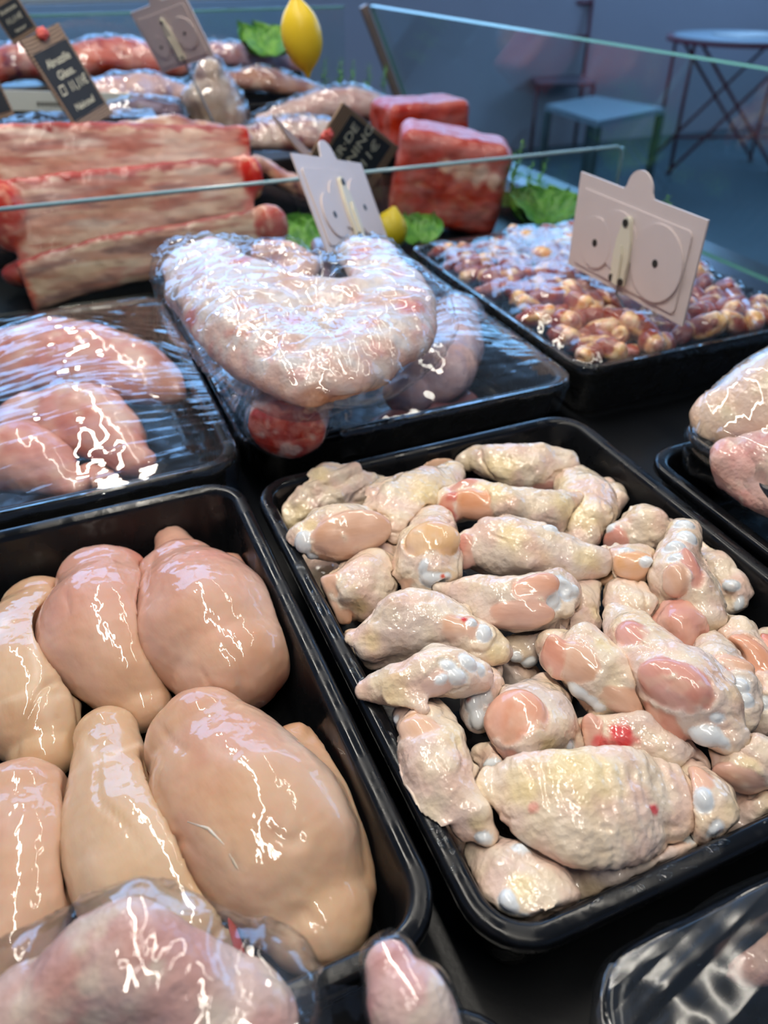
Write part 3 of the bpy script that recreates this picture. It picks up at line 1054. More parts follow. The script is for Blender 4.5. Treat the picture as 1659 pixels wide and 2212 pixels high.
# label, path (px, py, half width px), z, ratio, options
WINGS = [
 ('largest flat wing middle with a red blood spot, front centre of the tray',
  [(1062, 1700, 40), (1130, 1722, 88), (1250, 1742, 118), (1370, 1735, 114), (1430, 1728, 84)], [.000, .006, .008, .004, -.004], .42,
  dict(ridge=1, fat=[(1250, 1660, 110), (1120, 1700, 60)], spots=[(1415, 1748, 14, C_RED), (1150, 1745, 14, S(236, 170, 150))], wr=.8, lumps=0, web=0, soft=.4)),
 ('wide diagonal drumette with a bulging pink muscle, right of centre',
  [(1325, 1325, 26), (1365, 1385, 56), (1440, 1455, 78), (1520, 1530, 74), (1575, 1585, 44)], [.004, .008, .012, .010, .004], .8,
  dict(meat=[(1448, 1475, 64, 40, 28, C_WROSE), (1365, 1372, 34, 26, 50, C_WROSE), (1435, 1560, 46, 34, 60, S(222, 160, 140))],
       bone=[(1525, 1590, 34, 24, 0), (1560, 1604, 15, 12, 30), (1548, 1550, 14, 10, 0)], grey=.5)),
 ('drumette with two white hollow bone sockets facing right, in the middle of the pile',
  [(950, 1270, 16), (1030, 1292, 46), (1120, 1305, 60), (1190, 1290, 58), (1222, 1280, 40)], [.000, .004, .006, .006, .004], .85,
  dict(meat=[(1155, 1275, 46, 30, -28, S(232, 176, 150)), (1120, 1330, 60, 26, -8, S(226, 180, 160))],
       sock=[(1215, 1272, 25), (1192, 1298, 18)], bone=[(1235, 1275, 17, 14, 0)], flap=[[(1000, 1280, 20), (1040, 1300, 26), (1060, 1330, 24)]], grey=.5)),
 ('drumette end with knobbly grey-white joint, lying against the left rim',
  [(785, 1490, 24), (850, 1478, 44), (930, 1462, 48), (1000, 1452, 46), (1035, 1455, 32)], [.004, .010, .014, .014, .012], .85,
  dict(bone=[(965, 1440, 16, 12, 20), (985, 1462, 22, 16, 10), (1010, 1432, 22, 18, 40), (955, 1468, 14, 10, -30), (1035, 1448, 12, 14, 0)],
       flap=[[(850, 1500, 26), (905, 1512, 26), (915, 1535, 14)]], meat=[(940, 1478, 24, 22, 0, S(220, 186, 172))], grey=.7)),
 ('broad skin-covered wing with yellow fat knob, above the knobbly joint at left',
  [(768, 1385, 26), (825, 1362, 62), (905, 1345, 72), (985, 1362, 54), (1045, 1390, 44), (1080, 1405, 26)], [-.002, .003, .006, .006, .004, .002], .8,
  dict(meat=[(985, 1360, 28, 22, 20), (1015, 1352, 14, 18, 0, S(232, 180, 150))], bone=[(1045, 1368, 18, 22, 20), (1020, 1345, 10, 8, 0)], fat=[(1072, 1412, 34), (800, 1380, 30)],
       spots=[(1003, 1338, 9, C_RED)], grey=.55)),
 ('smooth drumette with tan knuckle end, below the back row',
  [(1010, 1185, 40), (1075, 1180, 62), (1150, 1190, 56), (1225, 1205, 44), (1292, 1218, 34)], [-.002, .002, .004, .002, 0], .85,
  dict(meat=[(1002, 1192, 18, 34, 0, C_WROSE)], bone=[(1188, 1144, 19, 13, 0)], fat=[(1270, 1205, 40), (1110, 1160, 40)], grey=.45)),
 ('drumette with large pale bone end on top, standing at the right side',
  [(1478, 1150, 34), (1462, 1205, 46), (1478, 1265, 56), (1515, 1330, 48)], [.012, .010, .004, -.004], .85,
  dict(bone=[(1484, 1162, 22, 18, 30), (1458, 1184, 22, 18, 10), (1478, 1135, 20, 14, 20), (1460, 1206, 16, 11, 0)], meat=[(1455, 1250, 19, 30, 10), (1490, 1220, 12, 34, -10, C_WROSE)], fat=[(1445, 1140, 22)])),
 ('wing with a rounded orange muscle at its left end, right of centre',
  [(1205, 1395, 42), (1255, 1420, 68), (1320, 1470, 62), (1375, 1520, 34)], [.000, .004, .004, -.002], .85,
  dict(meat=[(1222, 1428, 56, 36, 12), (1345, 1512, 42, 24, 25), (1195, 1415, 20, 40, 0, S(226, 160, 135))], bone=[(1250, 1492, 26, 18, 20), (1278, 1512, 16, 13, 0), (1292, 1525, 14, 10, 0)], fat=[(1310, 1390, 40)])),
 ('boneless-looking peach muscle on a drumette near the left rear corner',
  [(655, 1165, 38), (715, 1150, 54), (780, 1145, 50), (828, 1138, 26)], [.000, .004, .002, -.002], .8,
  dict(meat=[(760, 1148, 72, 40, -14), (722, 1198, 40, 17, -4)], bone=[(655, 1172, 20, 26, 0), (672, 1200, 14, 10, 0)], fat=[(668, 1138, 26)])),
 ('cream flat wing slanting across the rear left of the pile',
  [(978, 1018, 28), (930, 1050, 54), (875, 1090, 60), (848, 1135, 42), (846, 1165, 14)], [-.008, -.002, .000, -.002, -.006], .5, dict(ridge=.6, fat=[(930, 1070, 60)], wr=1.3)),
 ('wing end with a tan muscle above a shiny white bone, rear left',
  [(940, 1125, 38), (930, 1175, 62), (925, 1235, 60), (925, 1275, 36)], [-.004, .002, .000, -.008], .8,
  dict(meat=[(932, 1165, 50, 40, -20, S(236, 190, 140)), (885, 1270, 18, 26, 0)], bone=[(938, 1252, 30, 20, 10), (915, 1225, 8, 16, 20), (965, 1245, 10, 8, 0)], spots=[(958, 1245, 8, S(220, 110, 90))])),
 ('drumette with an orange muscle at its left end, second row from the back',
  [(972, 1095, 40), (1030, 1080, 46), (1110, 1098, 46), (1195, 1100, 42), (1245, 1085, 20)], [-.008, -.002, .000, -.002, -.004], .85,
  dict(meat=[(1018, 1090, 42, 28, 10, S(236, 170, 130)), (970, 1100, 18, 30, 0, S(214, 120, 105)), (998, 1050, 20, 12, -20, C_WROSE)], fat=[(1060, 1055, 40), (1220, 1090, 40)])),
 ('left front drumette with a bony tip pointing at the tray corner',
  [(905, 1558, 58), (930, 1620, 76), (955, 1690, 66), (1005, 1755, 42), (1050, 1800, 28)], [-.006, .000, .002, -.002, -.008], .8,
  dict(meat=[(898, 1575, 38, 28, 25, S(234, 190, 158))], bone=[(856, 1562, 12, 15, 0), (1045, 1812, 16, 12, 0)], fat=[(985, 1590, 45), (1030, 1780, 30)],
       flap=[[(905, 1690, 40), (935, 1740, 36), (960, 1775, 20)]], grey=.35)),
 ('drumette with a round pink muscle facing left, centre front behind the largest flat',
  [(1190, 1490, 42), (1165, 1540, 72), (1135, 1600, 70), (1120, 1640, 44)], [-.010, -.004, -.004, -.012], .85,
  dict(meat=[(1108, 1548, 54, 60, 60, S(234, 168, 138)), (1100, 1625, 34, 20, 20, C_WROSE)], bone=[(1228, 1612, 11, 12, 0)], fat=[(1185, 1612, 30)], grey=.6)),
 ('wing with a red bruise beside the largest flat',
  [(1268, 1595, 42), (1335, 1592, 58), (1425, 1615, 54), (1500, 1650, 30)], [-.016, -.010, -.010, -.014], .8,
  dict(meat=[(1270, 1590, 22, 42, 10, S(224, 170, 150))], spots=[(1345, 1588, 36, S(226, 78, 78)), (1300, 1605, 22, S(226, 110, 105))],
       flap=[[(1450, 1650, 22), (1475, 1668, 16), (1470, 1685, 9)]], grey=.7)),
 ('red-stained bony joint tucked behind the round muscle at left',
  [(1055, 1430, 26), (1048, 1490, 40), (1035, 1550, 34)], [-.010, -.004, -.010], .8,
  dict(bone=[(1022, 1518, 18, 24, 10), (1050, 1505, 13, 16, -20), (1032, 1555, 18, 22, 0)], spots=[(1062, 1525, 13, C_RED), (1012, 1510, 10, S(190, 120, 115))], grey=.7)),
 ('flat wing with loose frayed skin under the two white sockets',
  [(1300, 1262, 26), (1255, 1310, 44), (1185, 1362, 44), (1120, 1400, 34)], [-.014, -.010, -.010, -.014], .5,
  dict(bone=[(1112, 1420, 14, 12, 0), (1145, 1432, 20, 13, 0)], fat=[(1290, 1320, 26)], wr=1.5, grey=.6)),
 ('small wing joint with white knuckles and an orange muscle, right rear',
  [(1305, 1225, 32), (1360, 1225, 48), (1420, 1215, 26)], [-.006, -.002, -.004], .85,
  dict(meat=[(1368, 1222, 36, 26, -10, S(238, 184, 140)), (1315, 1250, 26, 18, 0, S(236, 190, 150))], bone=[(1398, 1214, 15, 11, 0), (1352, 1190, 14, 9, 0)])),
 ('grey translucent skin piece in front of the white-knuckled joint',
  [(1345, 1265, 40), (1365, 1310, 54), (1375, 1360, 36)], [-.012, -.008, -.014], .7, dict(grey=1.0, wr=1.4)),
 ('upright pink muscle flap at the right of the pile',
  [(1478, 1298, 40), (1476, 1345, 46), (1470, 1385, 34)], [.000, .000, -.006], .6, dict(allmeat=C_WROSE)),
 ('round-shouldered wing behind the pale bone end, right rear',
  [(1350, 1155, 36), (1395, 1140, 50), (1445, 1150, 32)], [-.010, -.006, -.008], .8,
  dict(meat=[(1325, 1172, 22, 27, 0, C_WROSE)], bone=[(1320, 1140, 13, 11, 0)])),
 ('wing with a pale knuckle at the right tray wall',
  [(1520, 1165, 30), (1545, 1225, 44), (1572, 1275, 36), (1580, 1310, 24)], [-.022, -.016, -.014, -.02], .8, dict(bone=[(1580, 1266, 16, 13, 0), (1598, 1302, 8, 14, 20)])),
 ('wing curving down at the right wall, below the pale knuckle',
  [(1530, 1335, 32), (1572, 1370, 46), (1608, 1425, 46), (1640, 1480, 36)], [-.014, -.010, -.010, -.014], .8, dict(meat=[(1628, 1430, 30, 58, -35, S(236, 172, 140))])),
 ('wing with a big white joint at its lower end, right side',
  [(1520, 1385, 34), (1552, 1430, 48), (1590, 1490, 46), (1605, 1550, 34)], [-.006, -.002, .000, -.006], .8,
  dict(bone=[(1592, 1482, 24, 18, 10), (1604, 1512, 22, 16, 0), (1590, 1540, 12, 10, 0)], spots=[(1566, 1450, 12, S(190, 90, 90))], meat=[(1540, 1455, 16, 22, 0, C_WROSE), (1585, 1435, 30, 14, 20)], grey=.6)),
 ('pink wing cut off by the right picture edge',
  [(1665, 1385, 30), (1660, 1440, 42), (1650, 1510, 46), (1640, 1560, 34)], [-.014, -.010, -.012, -.018], .8, dict(meat=[(1650, 1395, 24, 34, 0, S(232, 150, 130))], bone=[(1645, 1520, 20, 14, 0)])),
 ('large back wing with an open hollow side, rear centre',
  [(1005, 990, 26), (1070, 998, 40), (1150, 1005, 46), (1215, 1008, 36)], [-.014, -.008, -.008, -.012], .7, dict(wr=1.4, meat=[(1170, 1048, 48, 10, 4, S(200, 150, 140))], fat=[(1080, 1010, 50)])),
 ('wing hanging down the rear right of the pile, pale and wrinkled',
  [(1220, 1015, 34), (1262, 1065, 56), (1272, 1120, 54), (1258, 1165, 34)], [-.020, -.014, -.012, -.018], .7, dict(wr=1.3, fat=[(1262, 1110, 50)])),
 ('curled wing tip at the rear right corner', [(1312, 1045, 18), (1328, 1075, 22), (1318, 1110, 18)], [-.022, -.018, -.022], .8, dict()),
 ('folded-skin wing in the rear left corner',
  [(628, 1115, 34), (690, 1070, 58), (760, 1045, 56), (815, 1045, 30)], [-.020, -.014, -.014, -.018], .55,
  dict(wr=1.2, folds=[[(640, 1085, 12), (700, 1042, 15), (765, 1012, 13)], [(650, 1115, 10), (720, 1075, 13), (805, 1032, 12)]], fat=[(640, 1115, 40), (690, 1025, 30)])),
 ('shiny joint with white knuckle behind the slanting flat wing',
  [(882, 1022, 26), (925, 1005, 30), (980, 1000, 22)], [-.024, -.020, -.022], .8, dict(bone=[(884, 1020, 22, 18, 0)], meat=[(938, 1004, 36, 17, -10, S(240, 196, 165))])),
 ('pale wing with a fat lump and peach muscle beside the left rim',
  [(845, 1195, 36), (805, 1250, 62), (755, 1295, 60), (712, 1305, 36)], [-.016, -.010, -.010, -.018], .75,
  dict(meat=[(715, 1282, 36, 36, 20), (722, 1325, 30, 16, 25)], fat=[(775, 1310, 30)], spots=[(783, 1232, 6, S(252, 250, 245))], wr=1.3)),
 ('wing under the largest flat, dull grey along the front rim',
  [(1245, 1900, 36), (1320, 1888, 60), (1415, 1850, 56), (1500, 1822, 40)], [-.022, -.019, -.017, -.018], .62, dict(bone=[(1488, 1795, 18, 26, 30), (1530, 1820, 24, 16, 55)], grey=.9)),
 ('wing with rolled pink skin in the near left corner of the wing tray',
  [(1045, 1832, 42), (1095, 1885, 76), (1150, 1955, 88), (1185, 1995, 66)], [-.020, -.013, -.011, -.014], .62,
  dict(bone=[(1148, 2008, 34, 22, 30), (1098, 1952, 20, 26, -20), (1128, 1832, 19, 16, 20)], flap=[[(1150, 1860, 28), (1200, 1920, 38), (1235, 1985, 34)]], fat=[(1120, 1920, 40)], grey=.35)),
 ('thin grey wing end pressed against the left rim near the corner', [(962, 1795, 30), (985, 1845, 34), (1000, 1880, 22)], [-.045, -.043, -.045], .6, dict(grey=1.0)),
 ('wing with glassy white cartilage behind the blood-spotted flat, right front',
  [(1488, 1668, 36), (1515, 1725, 58), (1550, 1790, 52), (1580, 1830, 34)], [-.012, -.006, -.008, -.016], .8, dict(bone=[(1520, 1728, 18, 24, 0), (1545, 1800, 14, 26, 20)], meat=[(1500, 1690, 26, 36, 10, S(236, 190, 165))], spots=[(1560, 1800, 12, S(225, 120, 105))])),
 ('skin-draped wing over a round grey-pink muscle at the right edge, lower',
  [(1555, 1612, 30), (1605, 1630, 46), (1665, 1655, 46)], [-.004, .000, -.004], .7, dict(meat=[(1590, 1685, 44, 34, 0, S(222, 178, 160))], fat=[(1620, 1665, 36)])),
 ('lowest wing at the right edge beside the front rim', [(1590, 1775, 42), (1640, 1750, 56), (1700, 1730, 50)], [-.030, -.024, -.026], .75, dict(grey=.7)),
 ('small joint with a blue-white bone tip behind the left end of the largest flat',
  [(1038, 1632, 24), (1068, 1648, 30), (1100, 1665, 26)], [-.014, -.010, -.014], .8, dict(bone=[(1062, 1652, 20, 11, -10)])),
 ('pale wing skin under the peach muscle at the left rim', [(668, 1215, 24), (695, 1240, 34), (735, 1262, 30)], [-.042, -.040, -.042], .7, dict(grey=.5)),
 ('white skin tab sticking out at the left rim beside the fat-knobbed wing', [(742, 1385, 14), (765, 1388, 22), (800, 1400, 24)], [-.026, -.024, -.024], .6, dict()),
 ('wing glimpsed in the gap below the round muscle and bruise', [(1130, 1470, 36), (1090, 1440, 40), (1060, 1420, 36)], [-.034, -.034, -.034], .7, dict(grey=.8)),
 ('wing glimpsed in the dark gap at the right, above the draped skin', [(1560, 1560, 30), (1610, 1575, 40), (1660, 1590, 40)], [-.034, -.032, -.032], .7, dict(grey=.9)),
 ('wing deep in the pile under the left front drumette', [(900, 1640, 40), (960, 1670, 50), (1040, 1700, 50)], [-.042, -.042, -.042], .6, dict(grey=.6)),
]


def build_wing(i, lab, path, z, ratio, opt, done):
    main = soft_tube([(a, b, c * 1.08) for a, b, c in path], z, ratio, 0.5, cap=0.9)
    parts = [main]
    for fl in opt.get('flap', []):
        parts.append(soft_tube(fl, np.mean(z) + 0.004, 0.35, 0.6, cap=0.7))
    f = Blend(parts, k=0.006)
    for fo in opt.get('folds', []):
        pts = np.array([hit(f, a, b)[0] for a, b, _ in fo])
        r = np.array([c * mpp(p) for (_, _, c), p in zip(fo, pts)])
        f.parts.append(Tube(pts, r, r * 0.8, tilt_normal(pts[0])))
        f.parts[-1].k = 0.003
    # lumps under the skin and a thin web of loose skin along one side
    L = len(main.p)
    for k in range(opt.get('lumps', 4)):
        j = int(rng.integers(2, L - 2))
        a = rng.uniform(0, 6.28)
        q = main.p[j] + main.w[j] * 0.6 * math.cos(a) * main.sd + main.t[j] * 0.5 * abs(math.sin(a)) * main.n
        f.parts.append(Ell(q, rng.uniform(0.35, 0.6, 3) * min(main.w[j], main.t[j] * 1.3)))
    if opt.get('web', 1) and L and main.w.max() > 0.008:
      for sg in ((-1, 1) if rng.random() < .6 else (rng.choice([-1, 1]),)):
        j0, j1 = sorted(rng.choice(np.arange(2, L - 2), 2, replace=False))
        j1 = max(j1, min(j0 + 8, L - 2))
        jj = np.linspace(j0, j1, 4).astype(int)
        pts = np.array([main.p[j] + sg * main.sd * main.w[j] * rng.uniform(.75, 1.0) - main.n * main.t[j] * rng.uniform(.0, .35) for j in jj])
        f.parts.append(Tube(pts, rng.uniform(.2, .6, 4) * main.w[jj], rng.uniform(.0016, .0030, 4), nz(main.n + sg * main.sd * rng.uniform(.2, .9)), cap=.8))
        f.parts[-1].k = 0.004
    cuts = [Grow(g, 0.0004) for g in done if near(f, g)] + [wall_w]
    ax = main.p[-1] - main.p[0]
    sd = 3.1 * i
    wr, ridge, grey = opt.get('wr', 1.0), opt.get('ridge', 0), opt.get('grey', 0.2)
    axn = nz(ax)
    regions, tints = [], []

    def add_region(nm, mt, e, colour, slack):
        regions.append((nm, mt, lambda P, e=e, s_=slack, k=len(regions): s_ - e(P) + (0.0014 if nm == 'exposed_meat' else 0.0009) * fbm(P, 95, 2, sd + k)))
        tints.append(colour)

    for k, (a, b, rx, ry, ang, *cc) in enumerate(opt.get('meat', [])):
        p, n = hit(f, a, b)
        s = mpp(p)
        Fm = patch_frame(p, n, ang)
        rx, ry = rx * 1.16, ry * 1.16
        rz = 0.5 * min(rx, ry) * s
        e = Blend([Ell(p - Fm[2] * rz * 0.30, (rx * s, ry * s, rz), Fm), Ell(p - Fm[2] * rz * 0.4 + Fm[0] * rx * s * .35 + Fm[1] * ry * s * rng.uniform(-.3, .3), np.array([.7 * rx * s, .75 * ry * s, rz]), Fm)], k=.004)
        e.k = 0.0025
        f.parts.append(e)
        add_region('exposed_meat', M_MEAT, e, cc[0] if cc else C_WMEAT, 0.0007)
    for k, (a, b, rx, ry, ang) in enumerate(opt.get('bone', [])):
        p, n = hit(f, a, b)
        s = mpp(p)
        Fm = patch_frame(p, n, ang)
        rz = 0.75 * min(rx, ry) * s
        e = Ell(p - Fm[2] * rz * 0.12, (rx * s, ry * s, rz), Fm)
        e.k = 0.0010
        f.parts.append(e)
        add_region('bone_end', M_BONE, e, C_BONE * rng.uniform(.92, 1.0), 0.0005)
    for k, (a, b, r) in enumerate(opt.get('sock', [])):          # hollow joint socket
        p, n = hit(f, a, b)
        s = mpp(p)
        Fm = patch_frame(p, n, 0, 1.2)
        e = Ell(p - Fm[2] * r * s * .25, np.array([1.05, .95, .6]) * r * s, Fm)
        e.k = 0.0012
        f.parts.append(e)
        cuts.append(Ell(p + Fm[2] * r * s * .42, np.array([.66, .6, .5]) * r * s, Fm))
        add_region('bone_socket', M_BONE, e, C_BONE, 0.0014)

    def disp(P, N):
        d = 0.0036 * opt.get('soft', 1) * fbm(P, 40, 2, sd) + 0.0012 * fbm(P, 90, 2, sd + 2)
        Q = P + 0.004 * np.stack([noise(P, 70, sd), noise(P, 70, sd + 4), noise(P, 70, sd + 8)], 1)
        Q = np.stack([(Q @ axn) * 0.45, Q @ main.sd, Q @ main.nn], 1)
        crease = sstep(0.10, 0.0, np.abs(noise(Q, 62, sd + 7))) * sstep(-0.1, 0.25, noise(P, 40, sd + 1))
        d = d - 0.0014 * wr * crease + (0.0003 * wr + 0.0003 * (ridge > 0)) * noise(P, 330, sd + 3)
        if ridge:
            s = P @ axn + 0.25 * (P @ main.sd) + 0.005 * noise(P, 60, sd + 2)
            d = d + ridge * 0.0005 * np.sin(s * 2 * math.pi / 0.0075 + 3 * noise(P, 90, sd)) * sstep(-.3, .3, noise(P, 40, sd + 6))
        if regions:
            m = np.max([r[2](P) for r in regions], 0)
            ins = sstep(-0.0006, 0.0004, m)
            d = d * (1 - ins) + ins * 0.0007 * fbm(P, 60, 2, sd) + 0.0005 * sstep(-0.0035, -0.0014, m) * (1 - ins)
        return d

    fats = [(hit(f, a, b)[0], r) for a, b, r in opt.get('fat', [])]
    spots = [(hit(f, a, b)[0], r, c) for a, b, r, c in opt.get('spots', [])]
    am = opt.get('allmeat')

    def col(P, N):
        if am is not None:
            return lerp(am, S(238, 180, 155), sstep(-.3, .4, fbm(P, 50, 2, sd)))
        c = lerp(C_SKIN, C_SKINP, sstep(-0.3, 0.4, fbm(P, 45, 3, sd)))
        g = (sstep(-0.15, 0.35, fbm(P, 30, 2, sd + 3)) * grey)[:, None]
        c = c * (1 - g) + C_SKING * g
        y = (sstep(0.12, 0.45, fbm(P, 28, 2, sd + 13)) * 0.45)[:, None]
        c = c * (1 - y) + C_FAT * y
        for q, r in fats:
            k = (sstep(1.15, 0.3, np.linalg.norm(P - q, axis=1) / (r * mpp(q)) + 0.5 * fbm(P, 90, 2, sd)) * 0.75)[:, None]
            c = c * (1 - k) + C_FAT * k
        for (nm, mt, m), tint in zip(regions, tints):
            mv = m(P)
            k = sstep(-0.0004, 0.0004, mv)[:, None]
            t2 = tint
            if nm == 'exposed_meat':
                lip = (sstep(-0.003, -0.0008, mv) * 0.12)[:, None]
                c = c * (1 - lip) + S(246, 232, 214) * lip
                w = (sstep(0.05, 0.35, fbm(P, 70, 2, sd + 21)) * 0.5)[:, None]
                t2 = tint * (1 - w) + S(240, 196, 170) * w
            c = c * (1 - k) + t2 * k
        for q, r, cc in spots:
            k = sstep(1.1, 0.35, np.linalg.norm(P - q, axis=1) / (r * mpp(q)) + 0.7 * fbm(P, 160, 2, sd))[:, None]
            c = c * (1 - k) + cc * k
        return c

    lo, hi = f.bbox()
    root = empty('chicken_wing', (*((lo + hi) / 2)[:2], max(lo[2], -0.06)), 'raw chicken ' + lab if lab.startswith('wing') else lab, 'chicken wing', 'chicken wings heaped in the black tray')
    soft_object('muscle' if am is not None else 'skin', f, 0.00140, M_MEAT if am is not None else M_SKIN, root, disp, col, axis=ax, nrm=main.n if abs(axn @ main.n) < .95 else UP, cuts=cuts, regions=regions)
    return f


wall_w = Wall(TW)
order = sorted(range(len(WINGS)), key=lambda j: -float(np.mean(WINGS[j][2])))
wing_sdf = []
for j in order:
    wing_sdf.append(build_wing(j, *WINGS[j], wing_sdf))

# ------------------------------------------------------------------ cling film
def film_mat(name, ang, gain=1.6, haze=0.012, s=0.8):
    return clear_sheet(name, (0.97, 0.98, 0.985), gain, 0.045, 1.5, cap=0.40,
                       bump=[((5, 60, 30), ang, s, 0.005, 1.0), ((14, 160, 60), ang + 7, 0.40, 0.0015, 1.0), ((25, 45, 40), ang + 30, 0.12, 0.004, 1.0)], haze=haze)


M_FILM_X = film_mat('cling_film', 4, 1.7)
M_FILM_D = film_mat('cling_film_diagonal', 62, 1.35, 0.008, 0.5)
M_FILM_C = clear_sheet('cling_film_crumpled', (0.97, 0.98, 0.985), 1.25, 0.035, 1.5, cap=0.22,
                       bump=[((14, 14, 14), 0, 0.22, 0.006, 1.0), ((10, 50, 40), 50, 0.22, 0.002, 1.0)], haze=0.012)

M_FILM_N = clear_sheet('cling_film_bright', (0.97, 0.98, 0.985), 2.0, 0.04, 1.5, cap=0.30,
                       bump=[((16, 16, 16), 0, 0.30, 0.006, 1.0), ((10, 60, 40), 35, 0.35, 0.002, 1.0)], haze=0.02)
M_FILM_B = clear_sheet('cling_film_broad', (0.97, 0.98, 0.985), 2.6, 0.16, 1.5, cap=0.5, bump=[((3, 45, 20), 12, 1.0, 0.012, 1.0), ((6, 130, 40), 14, 0.6, 0.003, 1.0)], haze=0.01)


def relax(h, obs, fix, it):
    for _ in range(it):
        a = h.copy()
        a[1:-1, 1:-1] = 0.25 * (h[:-2, 1:-1] + h[2:, 1:-1] + h[1:-1, :-2] + h[1:-1, 2:])
        a = np.maximum(a, obs)
        h = np.where(fix, h, a)
    return h


def drape(rect, z, verts, parent, mat, ang=0.0, res=0.003, r=0.034, skirt=0.03, amp=0.0010, seed=0.0, name='cling_film', overhang=0.0, fv=75.0):
    """film stretched over a tray rim and what lies in the tray, tucked down outside the rim"""
    x0, x1, y0, y1 = rect
    cx, cy = (x0 + x1) / 2, (y0 + y1) / 2
    nx, ny = int((x1 - x0) / res / 4) * 4 + 1, int((y1 - y0) / res / 4) * 4 + 1
    gx_, gy_ = np.linspace(x0, x1, nx), np.linspace(y0, y1, ny)
    obs = np.full((nx, ny), -9.0)
    for v in verts:
        i = np.round((v[:, 0] - x0) / (x1 - x0) * (nx - 1)).astype(int)
        j = np.round((v[:, 1] - y0) / (y1 - y0) * (ny - 1)).astype(int)
        m = (i >= 0) & (i < nx) & (j >= 0) & (j < ny)
        np.maximum.at(obs, (i[m], j[m]), v[m, 2] + 0.0012)
    for _ in range(2):
        p = np.pad(obs, 1, constant_values=-9)
        obs = np.max([p[1:-1, 1:-1], p[:-2, 1:-1], p[2:, 1:-1], p[1:-1, :-2], p[1:-1, 2:]], 0)
    XX, YY = np.meshgrid(gx_, gy_, indexing='ij')
    qx, qy = np.abs(XX - cx) - ((x1 - x0) / 2 - r), np.abs(YY - cy) - ((y1 - y0) / 2 - r)
    out = (np.hypot(np.maximum(qx, 0), np.maximum(qy, 0)) > r - 0.002) | (np.maximum(qx, qy) > r - 0.002)
    h = np.where(out, z + 0.0015, np.maximum(z + 0.0015, obs))
    if overhang:      # meat that rises over the rim lifts the film edge too
        h = np.where(out & (obs > z), obs, h)
    # coarse to fine
    hc, oc, fc = h[::4, ::4], obs[::4, ::4], out[::4, ::4]
    hc = relax(hc, oc, fc, 500)
    up_ = np.stack([np.interp(np.arange(nx), np.arange(0, nx, 4), hc[:, j]) for j in range(hc.shape[1])], 1)
    up_ = np.stack([np.interp(np.arange(ny), np.arange(0, ny, 4), up_[i]) for i in range(nx)], 0)
    h = np.where(out, h, np.maximum(up_, obs))
    h = relax(h, obs, out, 60)
    a = math.radians(ang)
    uu, vv = XX * math.cos(a) + YY * math.sin(a), -XX * math.sin(a) + YY * math.cos(a)
    Q = np.stack([uu.ravel() * 7, vv.ravel() * fv, np.full(uu.size, seed)], 1)
    rd = (0.5 - np.abs(noise(Q, 1.0, seed))) * (0.6 + noise(Q * np.array([.6, .12, 1]), 1.0, seed + 5))
    Q2 = np.stack([XX.ravel() * 30, YY.ravel() * 30, np.full(uu.size, seed + 2)], 1)
    edge = np.clip(np.minimum(np.minimum(XX - x0, x1 - XX), np.minimum(YY - y0, y1 - YY)) / 0.02, 0, 1)
    h = h + (amp * 2 * rd.reshape(nx, ny) + amp * 1.2 * fbm(Q2, 1.0, 2, seed).reshape(nx, ny)) * edge
    # pull the square corners in to the rounded rim
    sx, sy = np.sign(XX - cx), np.sign(YY - cy)
    ccx, ccy = cx + sx * ((x1 - x0) / 2 - r), cy + sy * ((y1 - y0) / 2 - r)
    dd = np.hypot(XX - ccx, YY - ccy)
    cn = (qx > 0) & (qy > 0) & (dd > r)
    XX = np.where(cn, ccx + (XX - ccx) / np.maximum(dd, 1e-6) * r, XX)
    YY = np.where(cn, ccy + (YY - ccy) / np.maximum(dd, 1e-6) * r, YY)
    P = np.stack([XX, YY, h], -1).reshape(-1, 3)
    I = np.arange(nx * ny).reshape(nx, ny)
    F = [np.stack([I[:-1, :-1], I[1:, :-1], I[1:, 1:], I[:-1, 1:]], -1).reshape(-1, 4)]
    loop = np.concatenate([I[:-1, 0], I[-1, :-1], I[1:, -1][::-1], I[0, 1:][::-1]])
    base, n = len(P), len(loop)
    ctr = np.array([cx, cy, 0])
    L = P[loop]
    o = L - ctr
    o = np.stack([np.clip(o[:, 0] / ((x1 - x0) / 2), -1, 1) ** 7, np.clip(o[:, 1] / ((y1 - y0) / 2), -1, 1) ** 7, np.zeros(n)], 1)
    o /= np.maximum(np.linalg.norm(o, axis=1), 1e-6)[:, None]
    rows = []
    for k, (dn, outw) in enumerate(((0.002, 0.0022), (0.008, 0.003), (0.016, 0.0015), (0.024, 0.001), (0.034, -0.001))):
        w = noise(L * 55 + k * 0.35, 1.0, seed + 3) * 0.0035 + 0.0015
        q = L + o * (outw + w[:, None] * (k > 0)) - np.array([0, 0, dn * skirt / 0.034])
        q[:, 2] += noise(L * 40, 1.0, seed + 8) * 0.006 * k / 4
        rows.append(q)
    P = np.vstack([P] + rows)
    prev = loop
    for k in range(len(rows)):
        cur = base + k * n + np.arange(n)
        F.append(np.stack([prev, np.roll(prev, -1), np.roll(cur, -1), cur], 1))
        prev = cur
    me = mesh_from(name, P, np.vstack(F), True)
    return link(name, me, mat, parent)


